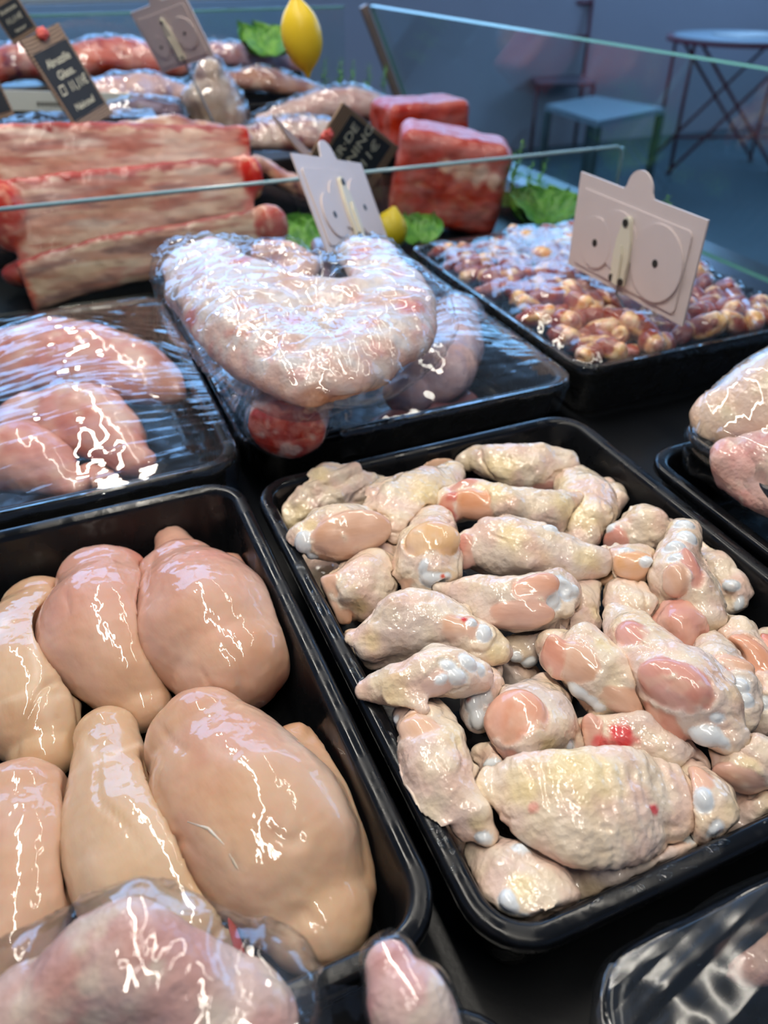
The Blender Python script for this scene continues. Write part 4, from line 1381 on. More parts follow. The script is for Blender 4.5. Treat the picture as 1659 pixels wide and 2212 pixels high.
def cling(name, f, parent, mat, grow=0.0022, k=0.03, h=0.003, amp=0.0016, seed=0.0):
    """film wrapped tight round a single piece"""
    g = Grow(Blend(f.parts, k=k, cuts=[Grow(c, -0.004) for c in f.cuts], kc=0.02), grow)

    def disp(P, N):
        Q = P + 0.008 * np.stack([noise(P, 30, seed), noise(P, 30, seed + 3), noise(P, 30, seed + 6)], 1)
        r = sstep(0.09, 0.0, np.abs(noise(Q * np.array([1, .4, 1]), 42, seed))) + 0.8 * sstep(0.09, 0.0, np.abs(noise(Q * np.array([.35, 1, 1]), 48, seed + 9))) + 1.2 * noise(P, 26, seed + 4)
        return amp * r * (N[:, 2] > -0.5)
    return soft_object(name, g, h, mat, parent, disp)


def simple_meat(name, f, h, mat, label, cat, disp_amp=0.002, colours=(C_PEACH, C_PINK), freq=30, seed=0.0, axis=None, group=None, extra=None, part='meat', regions=(), wr=0.0):
    lo, hi = f.bbox()
    root = empty(name, (*((lo + hi) / 2)[:2], lo[2]), label, cat, group)

    def disp(P, N):
        return disp_amp * fbm(P, 30, 3, seed) + wr * noise(P, 260, seed + 3)

    def col(P, N):
        c = lerp(colours[0], colours[1], sstep(-.3, .35, fbm(P, freq, 3, seed)))
        if len(colours) > 2:
            k = (sstep(.08, .4, fbm(P, freq * 1.3, 3, seed + 7)))[:, None]
            c = c * (1 - k) + colours[2] * k
        return extra(P, N, c) if extra else c
    soft_object(part, f, h, mat, root, disp, col, axis=axis, regions=regions)
    return root


# ------------------------------------------------------------------ second row, left: wrapped tray of pink turkey cuts
TL = (-0.262, 0.108, 0.562, 0.985)
tl = tray(*TL, 0.0, 'black tray of pink meat cuts under stretched film, behind the breasts', name='wrapped_tray')
CUTS = [
    ('rounded pink poultry cut with a rough grained end, back of the left film-covered tray', [(-10, 790, 95), (90, 775, 105), (220, 785, 92), (330, 815, 68), (385, 838, 36)], [-.008, .000, .000, -.006, -.014], .62),
    ('pink poultry cut with a pale fat line, middle of the left film-covered tray', [(60, 900, 70), (160, 900, 92), (250, 945, 72), (300, 1000, 40)], [-.008, -.004, -.008, -.016], .7),
    ('pink poultry cut at the near left of the left film-covered tray', [(-60, 1000, 80), (30, 985, 92), (110, 1010, 70), (165, 1045, 36)], [-.016, -.012, -.014, -.02], .7),
    ('flat pink poultry cut in the near corner of the left film-covered tray', [(170, 1040, 34), (235, 1020, 46), (290, 1010, 34)], [-.03, -.028, -.028], .6),
]
done = []
vl = []
for i, (lab, path, z, ratio) in enumerate(CUTS):
    f = Blend([soft_tube(path, z, ratio, .4, cap=.9)], k=.01)
    fat = [hit(f, a, b)[0] for a, b in ((150, 830), (200, 850), (240, 880), (265, 905))] if i in (0, 1) else []

    def ex(P, N, c, fat=fat):
        for q in fat:
            k = (sstep(0.016, 0.004, np.linalg.norm(P - q, axis=1)) * .6)[:, None]
            c = c * (1 - k) + S(242, 214, 200) * k
        return c
    f.cuts = [Grow(g, .0006) for g in done if near(f, g)] + [Wall(TL)]
    r_ = simple_meat('turkey_cut', f, .003, M_MEAT, lab, 'poultry cut', .004, (S(232, 172, 154), S(224, 150, 136), S(238, 190, 172)), 26, 5.0 * i, axis=(1, 0, 0), group='pink cuts in the left wrapped tray', extra=ex)
    vl += [HEIGHTS[c.name] for c in r_.children]
    done.append(f)
drape(TL, 0.0, vl, tl, M_FILM_X, 3, seed=1.0, amp=0.0017, res=.0022)

# ------------------------------------------------------------------ second row, middle: neck and thigh under film, wrapped carcass half on top
TM = (0.117, 0.462, 0.574, 1.045)
tm = tray(*TM, 0.0, 'black tray with film-covered turkey neck and thigh under a wrapped carcass piece', name='wrapped_tray')
vm = []
neck_main = Tube(np.array([U(618, 925, .024), U(618, 925, .024) + (.022, .045, .004), U(618, 925, .024) + (.05, .10, .0), U(618, 925, .024) + (.075, .15, -.01)]), np.array([.034, .037, .034, .026]), np.array([.029, .032, .030, .024]), UP, cap=.32)
nf = Blend([neck_main], k=.01)
ncut = hit(nf, 628, 940)


def neck_col(P, N, c):
    d = (P - neck_main.p[0]) @ neck_main.a
    k = sstep(.000, -.004, d + .010 * fbm(P, 50, 2, 3))[:, None]
    c = c * (1 - k) + lerp(S(196, 70, 62), S(222, 130, 118), sstep(-.1, .35, fbm(P, 75, 2, 9))) * k
    w = (sstep(.2, .42, fbm(P, 60, 2, 21)))[:, None] * .7
    return c * (1 - w * k) + S(240, 216, 205) * w * k


r_ = simple_meat('turkey_neck', nf, .0022, M_SKIN, 'thick turkey neck piece with a red cut end overhanging the tray edge', 'poultry cut', .003, (S(238, 200, 190), S(226, 176, 166)), 40, 2.0, extra=neck_col, axis=neck_main.a)
vm += [HEIGHTS[c.name] for c in r_.children]
tf = Blend([soft_tube([(985, 680, 52), (975, 740, 70), (945, 810, 72), (880, 850, 55)], [-.006, .0, .0, -.01], .8, .4)], k=.01, cuts=[Wall(TM)])
r_ = simple_meat('turkey_thigh', tf, .0025, M_SKIN, 'lilac-pink turkey thigh under the film, right of the wrapped carcass piece', 'poultry cut', .003, (S(226, 196, 200), S(232, 190, 184), S(208, 178, 188)), 40, 7.0)
vm += [HEIGHTS[c.name] for c in r_.children]
uf = Blend([soft_tube([(830, 930, 40), (900, 905, 50), (1000, 870, 40)], [-.03, -.03, -.035], .7, .4)], k=.01, cuts=[Grow(tf, .001), Grow(nf, .001), Wall(TM)])
r_ = simple_meat('turkey_offcut', uf, .003, M_MEAT, 'dark red offcut under the film in front of the lilac thigh', 'poultry cut', .003, (S(150, 92, 92), S(120, 70, 76)), 40, 9.0)
vm += [HEIGHTS[c.name] for c in r_.children]
drape(TM, 0.0, vm, tm, M_FILM_X, 10, seed=4.0, amp=0.0014, overhang=1, res=.0024)
# loose film hood round the neck end in front of the rim
cling('neck_film', nf, bpy.data.objects['turkey_neck'], M_FILM_C, grow=.0016, k=.02, h=.003, amp=.001, seed=8.0)

# the wrapped half carcass: two shoulders, hollow between them, thick skin edge along the front
la = soft_tube([(450, 560, 70), (480, 635, 96), (560, 720, 110), (660, 785, 80)], [.090, .086, .080, .074], .45, .5)
ra = soft_tube([(795, 555, 66), (850, 640, 88), (830, 740, 92), (740, 800, 78)], [.094, .084, .078, .074], .5, .5)
fr = soft_tube([(455, 690, 34), (560, 790, 44), (680, 838, 38), (800, 800, 40)], [.074, .070, .068, .066], .7, .5)
mid = soft_tube([(570, 650, 90), (680, 690, 110), (790, 690, 90)], [.078, .076, .078], .3, .5)
kl = soft_tube([(395, 575, 34), (400, 640, 40), (430, 690, 34)], [.080, .066, .056], .8, .5)
CF = Blend([la, ra, fr, mid, kl], k=.016, cuts=[Grow(nf, .003)])
dish = Ell(U(640, 585, .135), np.array([.05, .06, .040]))
CF.cuts.append(dish)
CF.kc = 0.012
skin_edge = [U(a, b, .03) for a, b in ((460, 700), (540, 785), (620, 835), (690, 855), (760, 835), (820, 795))]


def car_col(P, N, c):
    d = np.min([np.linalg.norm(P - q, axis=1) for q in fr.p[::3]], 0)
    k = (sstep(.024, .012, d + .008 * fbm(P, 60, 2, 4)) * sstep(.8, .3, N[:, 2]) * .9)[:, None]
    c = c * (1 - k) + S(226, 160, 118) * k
    r = (sstep(.12, .42, fbm(P, 42, 3, 15)) * .55)[:, None]
    c = c * (1 - r) + S(226, 150, 138) * r
    for a, b, rr in ((775, 545, .02), (640, 690, .014), (520, 560, .016), (880, 660, .018), (410, 690, .018)):
        q = hit(CF, a, b)[0]
        s = (sstep(rr, rr * .3, np.linalg.norm(P - q, axis=1) + .008 * fbm(P, 80, 2, a)) * .7)[:, None]
        c = c * (1 - s) + S(214, 96, 86) * s
    return c


r_ = simple_meat('turkey_carcass', CF, .003, M_SKIN, 'large hollow turkey carcass half wrapped in shiny film, resting across the middle tray', 'poultry carcass', .005, (S(222, 204, 194), S(220, 182, 168), S(216, 206, 204)), 34, 12.0, extra=car_col)
cling('carcass_film', CF, r_, M_FILM_C, grow=.003, k=.035, h=.0032, amp=.0022, seed=3.0)
# wrapped wing piece behind it
bf = Blend([soft_tube([(570, 545, 30), (620, 550, 36), (665, 570, 26)], [.055, .055, .05], .6, .5), soft_tube([(600, 600, 30), (650, 600, 26)], [.04, .04], .7, .5)], k=.012, cuts=[Grow(CF, .004)])
r_ = simple_meat('turkey_wing', bf, .003, M_SKIN, 'film-wrapped turkey wing tucked behind the carcass half', 'poultry cut', .004, (S(236, 196, 180), S(226, 160, 145)), 40, 22.0)
cling('wing_film', bf, r_, M_FILM_C, grow=.002, k=.02, h=.0035, amp=.002, seed=13.0)
bf2 = Blend([soft_tube([(690, 530, 20), (700, 560, 24), (700, 600, 24)], [.05, .045, .03], .8, .5)], k=.01, cuts=[Grow(CF, .002)])
simple_meat('turkey_gizzard', bf2, .003, M_ORGAN, 'small grey-mauve organ peeping between the two carcass shoulders', 'poultry cut', .002, (S(150, 128, 138), S(120, 100, 112)), 40, 25.0)

# ------------------------------------------------------------------ second row, right: chicken hearts under film
TH = (0.478, 0.802, 0.592, 1.040)
th_ = tray(*TH, 0.0, 'black tray of chicken hearts under film, holding a white price sign', name='wrapped_tray')
protos = []
C_HEART, C_HEART2, C_HFAT = S(180, 100, 84), S(152, 74, 64), S(246, 210, 160)
for k in range(5):
    ln, wd = rng.uniform(.032, .040), rng.uniform(.0115, .0140)
    body = Tube(np.array([[-ln * .45, 0, 0], [-ln * .15, .001, 0], [ln * .2, .0, .0], [ln * .45, -.001, 0]]), np.array([wd * .55, wd * 1.0, wd * 1.05, wd * .7]), np.array([wd * .5, wd * .9, wd * .95, wd * .65]), UP)
    capf = Blend([Ell([ln * .42, .001, .001], [wd * .62, wd * .95, wd * .85]), Ell([ln * .30, wd * .6 * (-1) ** k, .003], [wd * .7, wd * .45, wd * .5]), Ell([ln * .1, -wd * .3, wd * .75], [wd * .9, wd * .3, wd * .25])], k=.003)
    capf.k = .0015
    hf = Blend([body, capf], k=.002, cuts=[Ell([ln * .66, 0, 0], [wd * .35, wd * .4, wd * .35])] if k % 2 else [])

    def hd(P, N, k=k):
        return .0008 * fbm(P, 150, 2, 7 * k)

    def hc(P, N, capf=capf, k=k):
        c = lerp(C_HEART, C_HEART2, sstep(-.3, .3, fbm(P, 120, 2, 5 * k)))
        m = sstep(-.0008, .0006, .0006 - capf(P) + .0012 * fbm(P, 220, 2, k))[:, None]
        return c * (1 - m) + lerp(C_HFAT, S(238, 176, 132), sstep(-.2, .3, fbm(P, 160, 2, k + 3))) * m
    hold = bpy.data.objects.new('holder', None)
    COL.objects.link(hold)
    soft_object('heart_muscle', hf, .0017, M_ORGAN, hold, hd, hc, regions=[('heart_fat', M_ORGAN, lambda P, capf=capf, k=k: .0006 - capf(P) + .0012 * fbm(P, 220, 2, k))])
    ch = [(c.name.split('.')[0], c.data, c.matrix_basis.copy()) for c in hold.children]
    for c in list(hold.children):
        bpy.data.objects.remove(c)
    bpy.data.objects.remove(hold)
    protos.append(ch)


def heart_top(x, y):
    u, v = (x - TH[0]) / (TH[1] - TH[0]) * 2 - 1, (y - TH[2]) / (TH[3] - TH[2]) * 2 - 1
    return 0.020 * math.sqrt(max(0, 1 - .8 * u * u)) * (1 - .55 * v * v) + .004 * math.sin(9 * x) - .008


def heart_label(x, y):
    u, v = (x - TH[0]) / (TH[1] - TH[0]), (y - TH[2]) / (TH[3] - TH[2])
    a = 'near' if v < .34 else 'middle' if v < .67 else 'far'
    b = 'left' if u < .34 else 'centre' if u < .67 else 'right'
    return 'small dark red chicken heart with cream fat, %s %s of the film-covered hearts tray' % (a, b)


hverts = []
ys = np.arange(TH[2] + .034, TH[3] - .030, .0265)
for a, y in enumerate(ys):
    for x in np.arange(TH[0] + .034 + (.011 if a % 2 else 0), TH[1] - .028, .025):
        px, py = x + rng.uniform(-.004, .004), y + rng.uniform(-.004, .004)
        z = heart_top(px, py) + rng.uniform(-.008, .004)
        ro = empty('chicken_heart', (px, py, z), heart_label(px, py), 'chicken heart', 'chicken hearts in the wrapped tray')
        Rm = Matrix.Rotation(rng.uniform(0, 6.28), 4, 'Z') @ Matrix.Rotation(rng.uniform(-.5, .5), 4, 'Y') @ Matrix.Rotation(rng.uniform(0, 6.28), 4, 'X')
        sc = Matrix.Scale(rng.uniform(.85, 1.15), 4)
        for nm, me, mb in protos[int(rng.integers(5))]:
            o = bpy.data.objects.new(nm, me)
            COL.objects.link(o)
            o.parent = ro
            o.matrix_basis = Rm @ sc @ mb
        hverts.append([px, py, z + .011])
hv = np.array(hverts)
hv = np.vstack([hv + np.array([dx, dy, 0]) for dx in (-.008, -.004, 0, .004, .008) for dy in (-.008, -.004, 0, .004, .008)])
drape(TH, 0.0, [hv], th_, M_FILM_D, 62, seed=7.0, amp=0.0009, skirt=0.062)

# ------------------------------------------------------------------ right: whole chicken under film on a stack of two trays
TC0 = (0.430, 0.760, 0.085, 0.440)
TC1 = (0.446, 0.780, 0.075, 0.424)
tray(*TC0, 0.0, 'empty-looking black tray under the wrapped whole chicken, right edge')
tc = tray(*TC1, 0.034, 'film-covered black tray with a whole chicken, stacked on another tray', name='wrapped_tray', depth=.034)
wf_ = Blend([soft_tube([(1560, 905, 70), (1640, 870, 105), (1740, 860, 120), (1850, 880, 90)], [.042, .056, .058, .05], .75, .5)], k=.012)
simple_v = []
r_ = simple_meat('whole_chicken', wf_, .003, M_SKIN, 'pale whole chicken breast dome under tight film at the right edge', 'chicken', .003, (S(242, 214, 184), S(240, 204, 178), S(242, 220, 190)), 24, 31.0)
simple_v += [HEIGHTS[c.name] for c in r_.children]
lf = Blend([soft_tube([(1575, 985, 44), (1625, 985, 58), (1700, 1000, 70), (1800, 1040, 60)], [.036, .040, .042, .036], .8, .5), soft_tube([(1580, 1030, 40), (1640, 1060, 46), (1720, 1110, 40)], [.020, .020, .02], .8, .5)], k=.01, cuts=[Grow(wf_, .001)])
r_ = simple_meat('chicken_quarter', lf, .0022, M_SKIN, 'pink wrinkled chicken leg pressed against the whole chicken, right edge', 'chicken leg', .004, (S(236, 190, 176), S(230, 168, 158), S(240, 208, 190)), 50, 35.0, wr=.0007)
simple_v += [HEIGHTS[c.name] for c in r_.children]
drape(TC1, 0.034, simple_v, tc, M_FILM_D, 50, seed=12.0, amp=0.0007)

# ------------------------------------------------------------------ nearest row: film-wrapped legs at the left, a flat wrapped tray at the right
TN0 = (-0.262, 0.100, -0.300, 0.118)
tn = tray(*TN0, 0.0, 'nearest black tray, mostly below the frame, holding film-wrapped legs')
n1 = Blend([soft_tube([(60, 2190, 90), (170, 2085, 95), (290, 2060, 110), (420, 2110, 90), (520, 2160, 60)], [.035, .045, .048, .04, .03], .7, .5), soft_tube([(100, 2260, 120), (300, 2260, 150), (520, 2260, 120)], [.02, .02, .02], .6, .5)], k=.02)
r_ = simple_meat('chicken_quarter', n1, .0025, M_SKIN, 'blurred pink chicken leg bundle in crumpled film at the bottom left', 'chicken leg', .003, (S(228, 192, 180), S(222, 168, 156), S(236, 210, 190)), 40, 41.0)
cling('leg_film', n1, r_, M_FILM_N, grow=.003, k=.04, h=.003, amp=.0018, seed=21.0)
n2 = Blend([soft_tube([(840, 2085, 55), (875, 2140, 85), (905, 2230, 95), (930, 2330, 90)], [.036, .034, .025, .015], .8, .5)], k=.01)
r_ = simple_meat('chicken_drumstick', n2, .0022, M_SKIN, 'blurred pink drumstick end in film at the bottom edge, under the breast tray corner', 'chicken leg', .002, (S(236, 196, 186), S(226, 166, 162), S(240, 214, 196)), 40, 43.0)
cling('drumstick_film', n2, r_, M_FILM_X, grow=.0018, k=.03, h=.003, amp=.0008, seed=25.0)
# sheet of film between the two
pts_a = [(430, 2080, .046), (520, 2095, .042), (640, 2115, .034), (760, 2130, .032), (850, 2110, .038)]
pts_b = [(420, 2260, .03), (540, 2280, .012), (680, 2300, .006), (800, 2290, .012), (900, 2250, .03)]
gv, gf = [], []
NU, NVV = 60, 40
A_, _ = resample([U(*p) for p in pts_a], np.zeros(5), NU)
B_, _ = resample([U(*p) for p in pts_b], np.zeros(5), NU)
for i in range(NU):
    for j in range(NVV):
        t = j / (NVV - 1)
        p = A_[i] * (1 - t) + B_[i] * t
        gv.append(p)
gv = np.array(gv)
gv[:, 2] += .0016 * noise(np.stack([np.repeat(np.arange(NU), NVV) * .35, np.tile(np.arange(NVV), NU) * .06, np.zeros(NU * NVV)], 1)) * 2
I = np.arange(NU * NVV).reshape(NU, NVV)
link('stretched_film', mesh_from('stretched_film', gv, np.stack([I[:-1, :-1], I[1:, :-1], I[1:, 1:], I[:-1, 1:]], -1).reshape(-1, 4)), M_FILM_X, r_)

TN1 = (0.133, 0.470, -0.300, 0.104)
tn1 = tray(*TN1, 0.0, 'flat film-covered tray with blue and white glints at the bottom right', name='wrapped_tray')
n3 = Blend([soft_tube([(1600, 2060, 70), (1690, 2020, 90), (1800, 1990, 90)], [-.025, -.018, -.018], .7, .4)], k=.01, cuts=[Wall(TN1)])
r_ = simple_meat('chicken_thigh', n3, .003, M_SKIN, 'pink chicken thigh under film in the bottom right corner', 'chicken leg', .003, (S(236, 196, 178), S(226, 160, 146)), 40, 47.0)
drape(TN1, 0.0, [HEIGHTS[c.name] for c in r_.children], tn1, M_FILM_B, 12, seed=15.0, amp=0.0024, res=.0024, fv=50.0)

# ------------------------------------------------------------------ beef behind the divider
class Slab(Tube):
    """like Tube but with a squarish cross-section"""
    def __call__(s, P):
        d = P - s.p[0]
        x = d @ s.a
        xc = np.clip(x, 0, s.s[-1])
        f = lambda v: np.interp(xc, s.s, v)
        W, T = f(s.w), f(s.t)
        q = 5.0
        r = (np.abs((d @ s.sd - f(s.lat)) / W) ** q + np.abs((d @ s.nn - f(s.ver)) / T) ** q) ** (1 / q)
        return np.maximum(r - 1, (np.abs(x - s.s[-1] / 2) - s.s[-1] / 2) / np.minimum(W, T)) * np.minimum(W, T)


C_RED, C_DRED, C_RBONE, C_RFAT = S(190, 88, 84), S(158, 66, 66), S(226, 190, 168), S(238, 218, 202)


ribs = []


def rib_slab(lab, path, hh, tt, n, seed, lumps=()):
    """path: 3D points along the slab; hh half height, tt half depth"""
    P = np.array(path)
    t = Slab(P, np.full(len(P), tt) if np.isscalar(tt) else np.array(tt), np.full(len(P), hh) if np.isscalar(hh) else np.array(hh), n)
    parts = [t] + [Ell(c, r) for c, r in lumps]
    f = Blend(parts, k=.008, cuts=[Below(DECK + .001)] + [Grow(g, .001) for g in ribs if near(g, Blend(parts))])
    ribs.append(Blend(parts, k=.008))
    lo, hi = f.bbox()
    root = empty('beef_rib', (*((lo + hi) / 2)[:2], lo[2]), lab, 'beef ribs', 'beef rib slabs behind the divider')

    def along(Q):
        d = Q - t.p[0]
        x = d @ t.a
        xc = np.clip(x, 0, t.s[-1])
        return x / t.s[-1], (d @ t.nn - np.interp(xc, t.s, t.ver)) / np.interp(xc, t.s, t.t)

    def disp(Q, N):
        u, v = along(Q)
        return .003 * fbm(Q, 30, 3, seed) + .002 * sstep(.6, .9, v) * noise(Q, 60, seed)

    def col(Q, N):
        u, v = along(Q)
        st = np.stack([Q[:, 0] * 9, Q[:, 1] * 40, Q[:, 2] * 70], 1)
        n1, n2 = fbm(st, 1.0, 3, seed), fbm(st, 1.3, 3, seed + 11)
        c = lerp(C_RBONE, S(214, 160, 142), sstep(-.25, .35, n1))
        k = (sstep(.05, .35, n2 + .25 * (np.abs(v + .1) > .45)))[:, None] * .72
        c = c * (1 - k) + lerp(S(190, 108, 98), S(128, 96, 98), sstep(-.1, .3, n1)) * k
        k = (sstep(.18, .40, fbm(st, .8, 2, seed + 23)))[:, None] * .7
        c = c * (1 - k) + C_RFAT * k
        k = sstep(.80, .90, v + .25 * fbm(Q, 45, 2, seed + 5))[:, None]
        c = c * (1 - k) + lerp(C_RED, C_DRED, sstep(-.3, .4, n2)) * k
        k = (sstep(.93, .99, u + .05 * n1) + sstep(.03, .0, u + .05 * n2) * .7)[:, None].clip(0, 1)
        c = c * (1 - k) + lerp(S(206, 74, 66), S(236, 160, 140), sstep(.1, .4, n1)) * k
        for q, r in lumps:
            k = sstep(1.25, .9, np.linalg.norm((Q - q) / r, axis=1) + .3 * n1)[:, None]
            c = c * (1 - k) + lerp(S(196, 60, 52), S(232, 150, 130), sstep(.05, .35, fbm(Q, 60, 2, seed))) * k
        return c

    def redtop(Q):
        u, v = along(Q)
        return v - .86 + .25 * fbm(Q, 45, 2, seed + 5)
    soft_object('rib_bone', f, .0034, M_BEEF, root, disp, col, axis=t.a, regions=[('red_meat', M_BEEF, redtop)])
    return root


nrib = nz((0.05, 0.30, 1.0))
rib_slab('front beef rib slab with a grey sawn left end, just behind the glass divider',
         [V(55, 622, 1.135), V(200, 575, 1.14), V(400, 535, 1.145), V(585, 492, 1.15)], [.034, .034, .033, .030], .014, nrib, 3.0,
         [(V(588, 490, 1.14), np.array([.024, .022, .030]))])
rib_slab('middle beef rib slab with a ragged red right end',
         [V(20, 492, 1.205), V(180, 467, 1.205), V(380, 440, 1.21), V(540, 415, 1.21)], [.060, .058, .056, .050], .014, nrib, 8.0,
         [(V(10, 470, 1.20), np.array([.028, .022, .045])), (V(545, 385, 1.21), np.array([.016, .02, .03])), (V(60, 590, 1.2), np.array([.035, .02, .02]))])
rib_slab('rear beef rib slab with a pale fat face and thin red top',
         [V(-20, 362, 1.27), V(180, 352, 1.27), V(380, 349, 1.27), V(540, 346, 1.27)], [.054, .052, .050, .048], .014, nrib, 14.0)
# dark support block under the ribs
B().box((0.11, 1.235, -0.0605), (0.52, 0.20, 0.018), bev=.004).build('riser_block', M_DECK, cs)


# two red beef joints on the right
def beef_joint(lab, shapes, seed, fatline, cuts=()):
    f = Blend(shapes, k=.012, cuts=list(cuts), kc=.006)

    fatline = [(hit(f, *q)[0], r) for q, r in fatline]

    def ex(P, N, c):
        for q, r in fatline:
            k = (sstep(r, r * .35, np.linalg.norm(P - q, axis=1) + .012 * fbm(P, 40, 2, seed)) * .85)[:, None]
            c = c * (1 - k) + S(238, 196, 176) * k
        return c
    return f, simple_meat('beef_joint', f, .0034, M_BEEF, lab, 'beef', .004, (S(190, 84, 72), S(180, 74, 66)), 20, seed, extra=ex, group='beef joints beside the front glass')


jc = V(972, 392, 1.28)
Rj = np.array(Matrix.Rotation(math.radians(-24), 3, 'Z')) @ np.array(Matrix.Rotation(math.radians(10), 3, 'Y'))
Jf, _ = beef_joint('large red beef joint with a pale fat seam beside the front glass', [
    RBox(jc + np.array([0.012, 0.03, -.002]), (.098, .062, .078), Rj.T, .022)], 5.0,
    [((965, 358), .016), ((1000, 368), .022), ((1035, 380), .022), ((1068, 392), .018)], [Below(DECK + .001)])
beef_joint('dark red beef slab lying behind the large joint', [RBox(V(905, 268, 1.52), (.085, .06, .045), np.eye(3), .015)], 9.0, [], [Grow(Jf, .002), Below(DECK + .001)])

# ------------------------------------------------------------------ wrapped and loose meats toward the far end
BG = [
 ('beef_roll', 'pale film-wrapped meat roll lying in front of the corner post', [(570, 262, 22), (680, 232, 34), (780, 225, 38), (850, 245, 24)], 1.66, (S(214, 170, 160), S(226, 196, 186), S(190, 140, 136)), 1, .8),
 ('streaky_rib_pack', 'streaky pale rib pack under blue-glinting film below the meat roll', [(520, 300, 30), (600, 290, 42), (690, 290, 42), (760, 300, 30)], 1.50, (S(206, 160, 146), S(228, 204, 190), S(150, 90, 92)), 1, .6),
 ('veal_cut', 'tan meat cut with brown edge lying across the rib pack', [(560, 350, 20), (620, 390, 30), (690, 420, 34), (790, 450, 26)], 1.36, (S(214, 170, 144), S(190, 130, 112), S(120, 70, 74)), 0, .6),
 ('wrapped_roll', 'upright pale film-wrapped roll with grey shine behind the ribs', [(455, 165, 34), (455, 205, 62), (470, 250, 66)], 1.56, (S(196, 172, 152), S(170, 140, 128), S(216, 200, 184)), 1, .75),
 ('pork_slab', 'tan roast slab on a dark tray below the hanging lemon', [(500, 170, 22), (570, 172, 34), (650, 190, 24), (690, 200, 16)], 1.80, (S(186, 136, 110), S(160, 104, 88), S(206, 170, 150)), 1, .6),
 ('minced_beef', 'heap of red minced beef under crumpled film at the far left', [(130, 150, 40), (200, 125, 46), (300, 125, 44), (380, 140, 32)], 1.80, (S(206, 104, 88), S(226, 150, 130), S(176, 76, 70)), 1, .7),
 ('red_mince', 'red minced meat heap by the left picture edge behind the chalk tag', [(-20, 150, 40), (50, 130, 46), (110, 150, 36)], 1.75, (S(200, 96, 84), S(224, 160, 144), S(150, 80, 96)), 1, .7),
 ('pale_pork', 'smooth pale pink pork cut under film in front of the mince heap', [(190, 205, 30), (260, 200, 42), (340, 195, 38), (390, 205, 26)], 1.62, (S(222, 184, 176), S(206, 160, 158), S(190, 170, 200)), 1, .7),
 ('offal_pack', 'dark offal pack with bright blue glints behind the ribs', [(230, 245, 20), (300, 235, 30), (370, 240, 26)], 1.48, (S(70, 50, 62), S(110, 80, 96), S(150, 130, 150)), 1, .6),
 ('flank_cut', 'thin brown flank cut directly behind the rear rib slab', [(270, 275, 18), (360, 268, 26), (450, 285, 26), (530, 300, 18)], 1.40, (S(196, 150, 130), S(150, 96, 92), S(220, 196, 180)), 0, .6),
 ('beef_shank', 'pinkish beef shank at the far end under the leaning white sign', [(420, 110, 22), (500, 118, 30), (580, 130, 26), (640, 140, 16)], 1.92, (S(206, 150, 150), S(190, 170, 200), S(220, 200, 210)), 1, .7),
]
bdone = []
for i, (nm, lab, path, y, cols, wrap, ratio) in enumerate(BG):
    P = np.array([V(a, b, y) for a, b, _ in path])
    Wd = np.array([c * mpp(p) for (_, _, c), p in zip(path, P)])
    f = Blend([Tube(P, Wd, Wd * ratio, nz((0, -.4, 1)))], k=.012, cuts=[Grow(g, .003) for g in bdone if near(g, Tube(P, Wd, Wd))] + [Below(DECK + .002)])
    r_ = simple_meat(nm, f, .0045, M_BEEF, lab, 'meat', .006, cols, 28, 3.3 * i)
    if wrap:
        cling('cling_film', f, r_, M_FILM_N, grow=.004, k=.03, h=.005, amp=.003, seed=2.0 * i)
    bdone.append(f)
    # what each pack stands on: a low black riser tray
    lo, hi = f.bbox()
    if lo[2] > DECK + 0.012:
        B().box(((lo[0] + hi[0]) / 2, y + .02, (DECK + lo[2]) / 2 + .0045), ((hi[0] - lo[0]) * .9, .10, lo[2] - DECK + .007), bev=.003).build('riser', M_DECK, r_)
# white price rail and dark film-covered tray in front of the far-left mince
pr = empty('price_rail', V(120, 225, 1.58), 'pale price rail strip behind the chalk tag at left', 'price rail')
a, b = V(-20, 216, 1.58), V(285, 222, 1.58)
B().box((a + b) / 2, (np.linalg.norm(b - a), .004, .030), ax=[nz(b - a), nz(np.cross((0, 0, 1), nz(b - a))), (0, 0, 1)]).build('strip', plain('rail_white', S(214, 220, 214), .4), pr)
for k in range(14):
    q = a + (b - a) * (.32 + .028 * k) + np.array([0, -.0026, -.004])
    B().box(q, (.004, .0006, .006)).build('print_mark', M_RIVET, pr)
B().box((a + b) / 2 + np.array([0, .01, -.1]), (.3, .006, .19)).build('support', M_DECK, pr)
ot = empty('offal_tray', V(100, 260, 1.42), 'black film-covered tray at left behind the rear rib slab', 'tray', 'black plastic meat trays')
q0 = V(100, 262, 1.42)
B().box((q0[0], 1.43, (DECK + q0[2] - .01) / 2 + .0005), (.34, .12, q0[2] - .0105 - DECK), bev=.006).build('tray_shell', M_BLACK, ot)
nx_, ny_ = 50, 24
gx_, gy_ = np.meshgrid(np.linspace(q0[0] - .165, q0[0] + .165, nx_), np.linspace(1.375, 1.485, ny_), indexing='ij')
gv = np.stack([gx_.ravel(), gy_.ravel(), np.full(gx_.size, q0[2])], 1)
gv[:, 2] += .008 * fbm(gv, 24, 3, 3) + .004
I = np.arange(nx_ * ny_).reshape(nx_, ny_)
link('cling_film', mesh_from('cling_film', gv, np.stack([I[:-1, :-1], I[1:, :-1], I[1:, 1:], I[:-1, 1:]], -1).reshape(-1, 4)), M_FILM_C, ot)

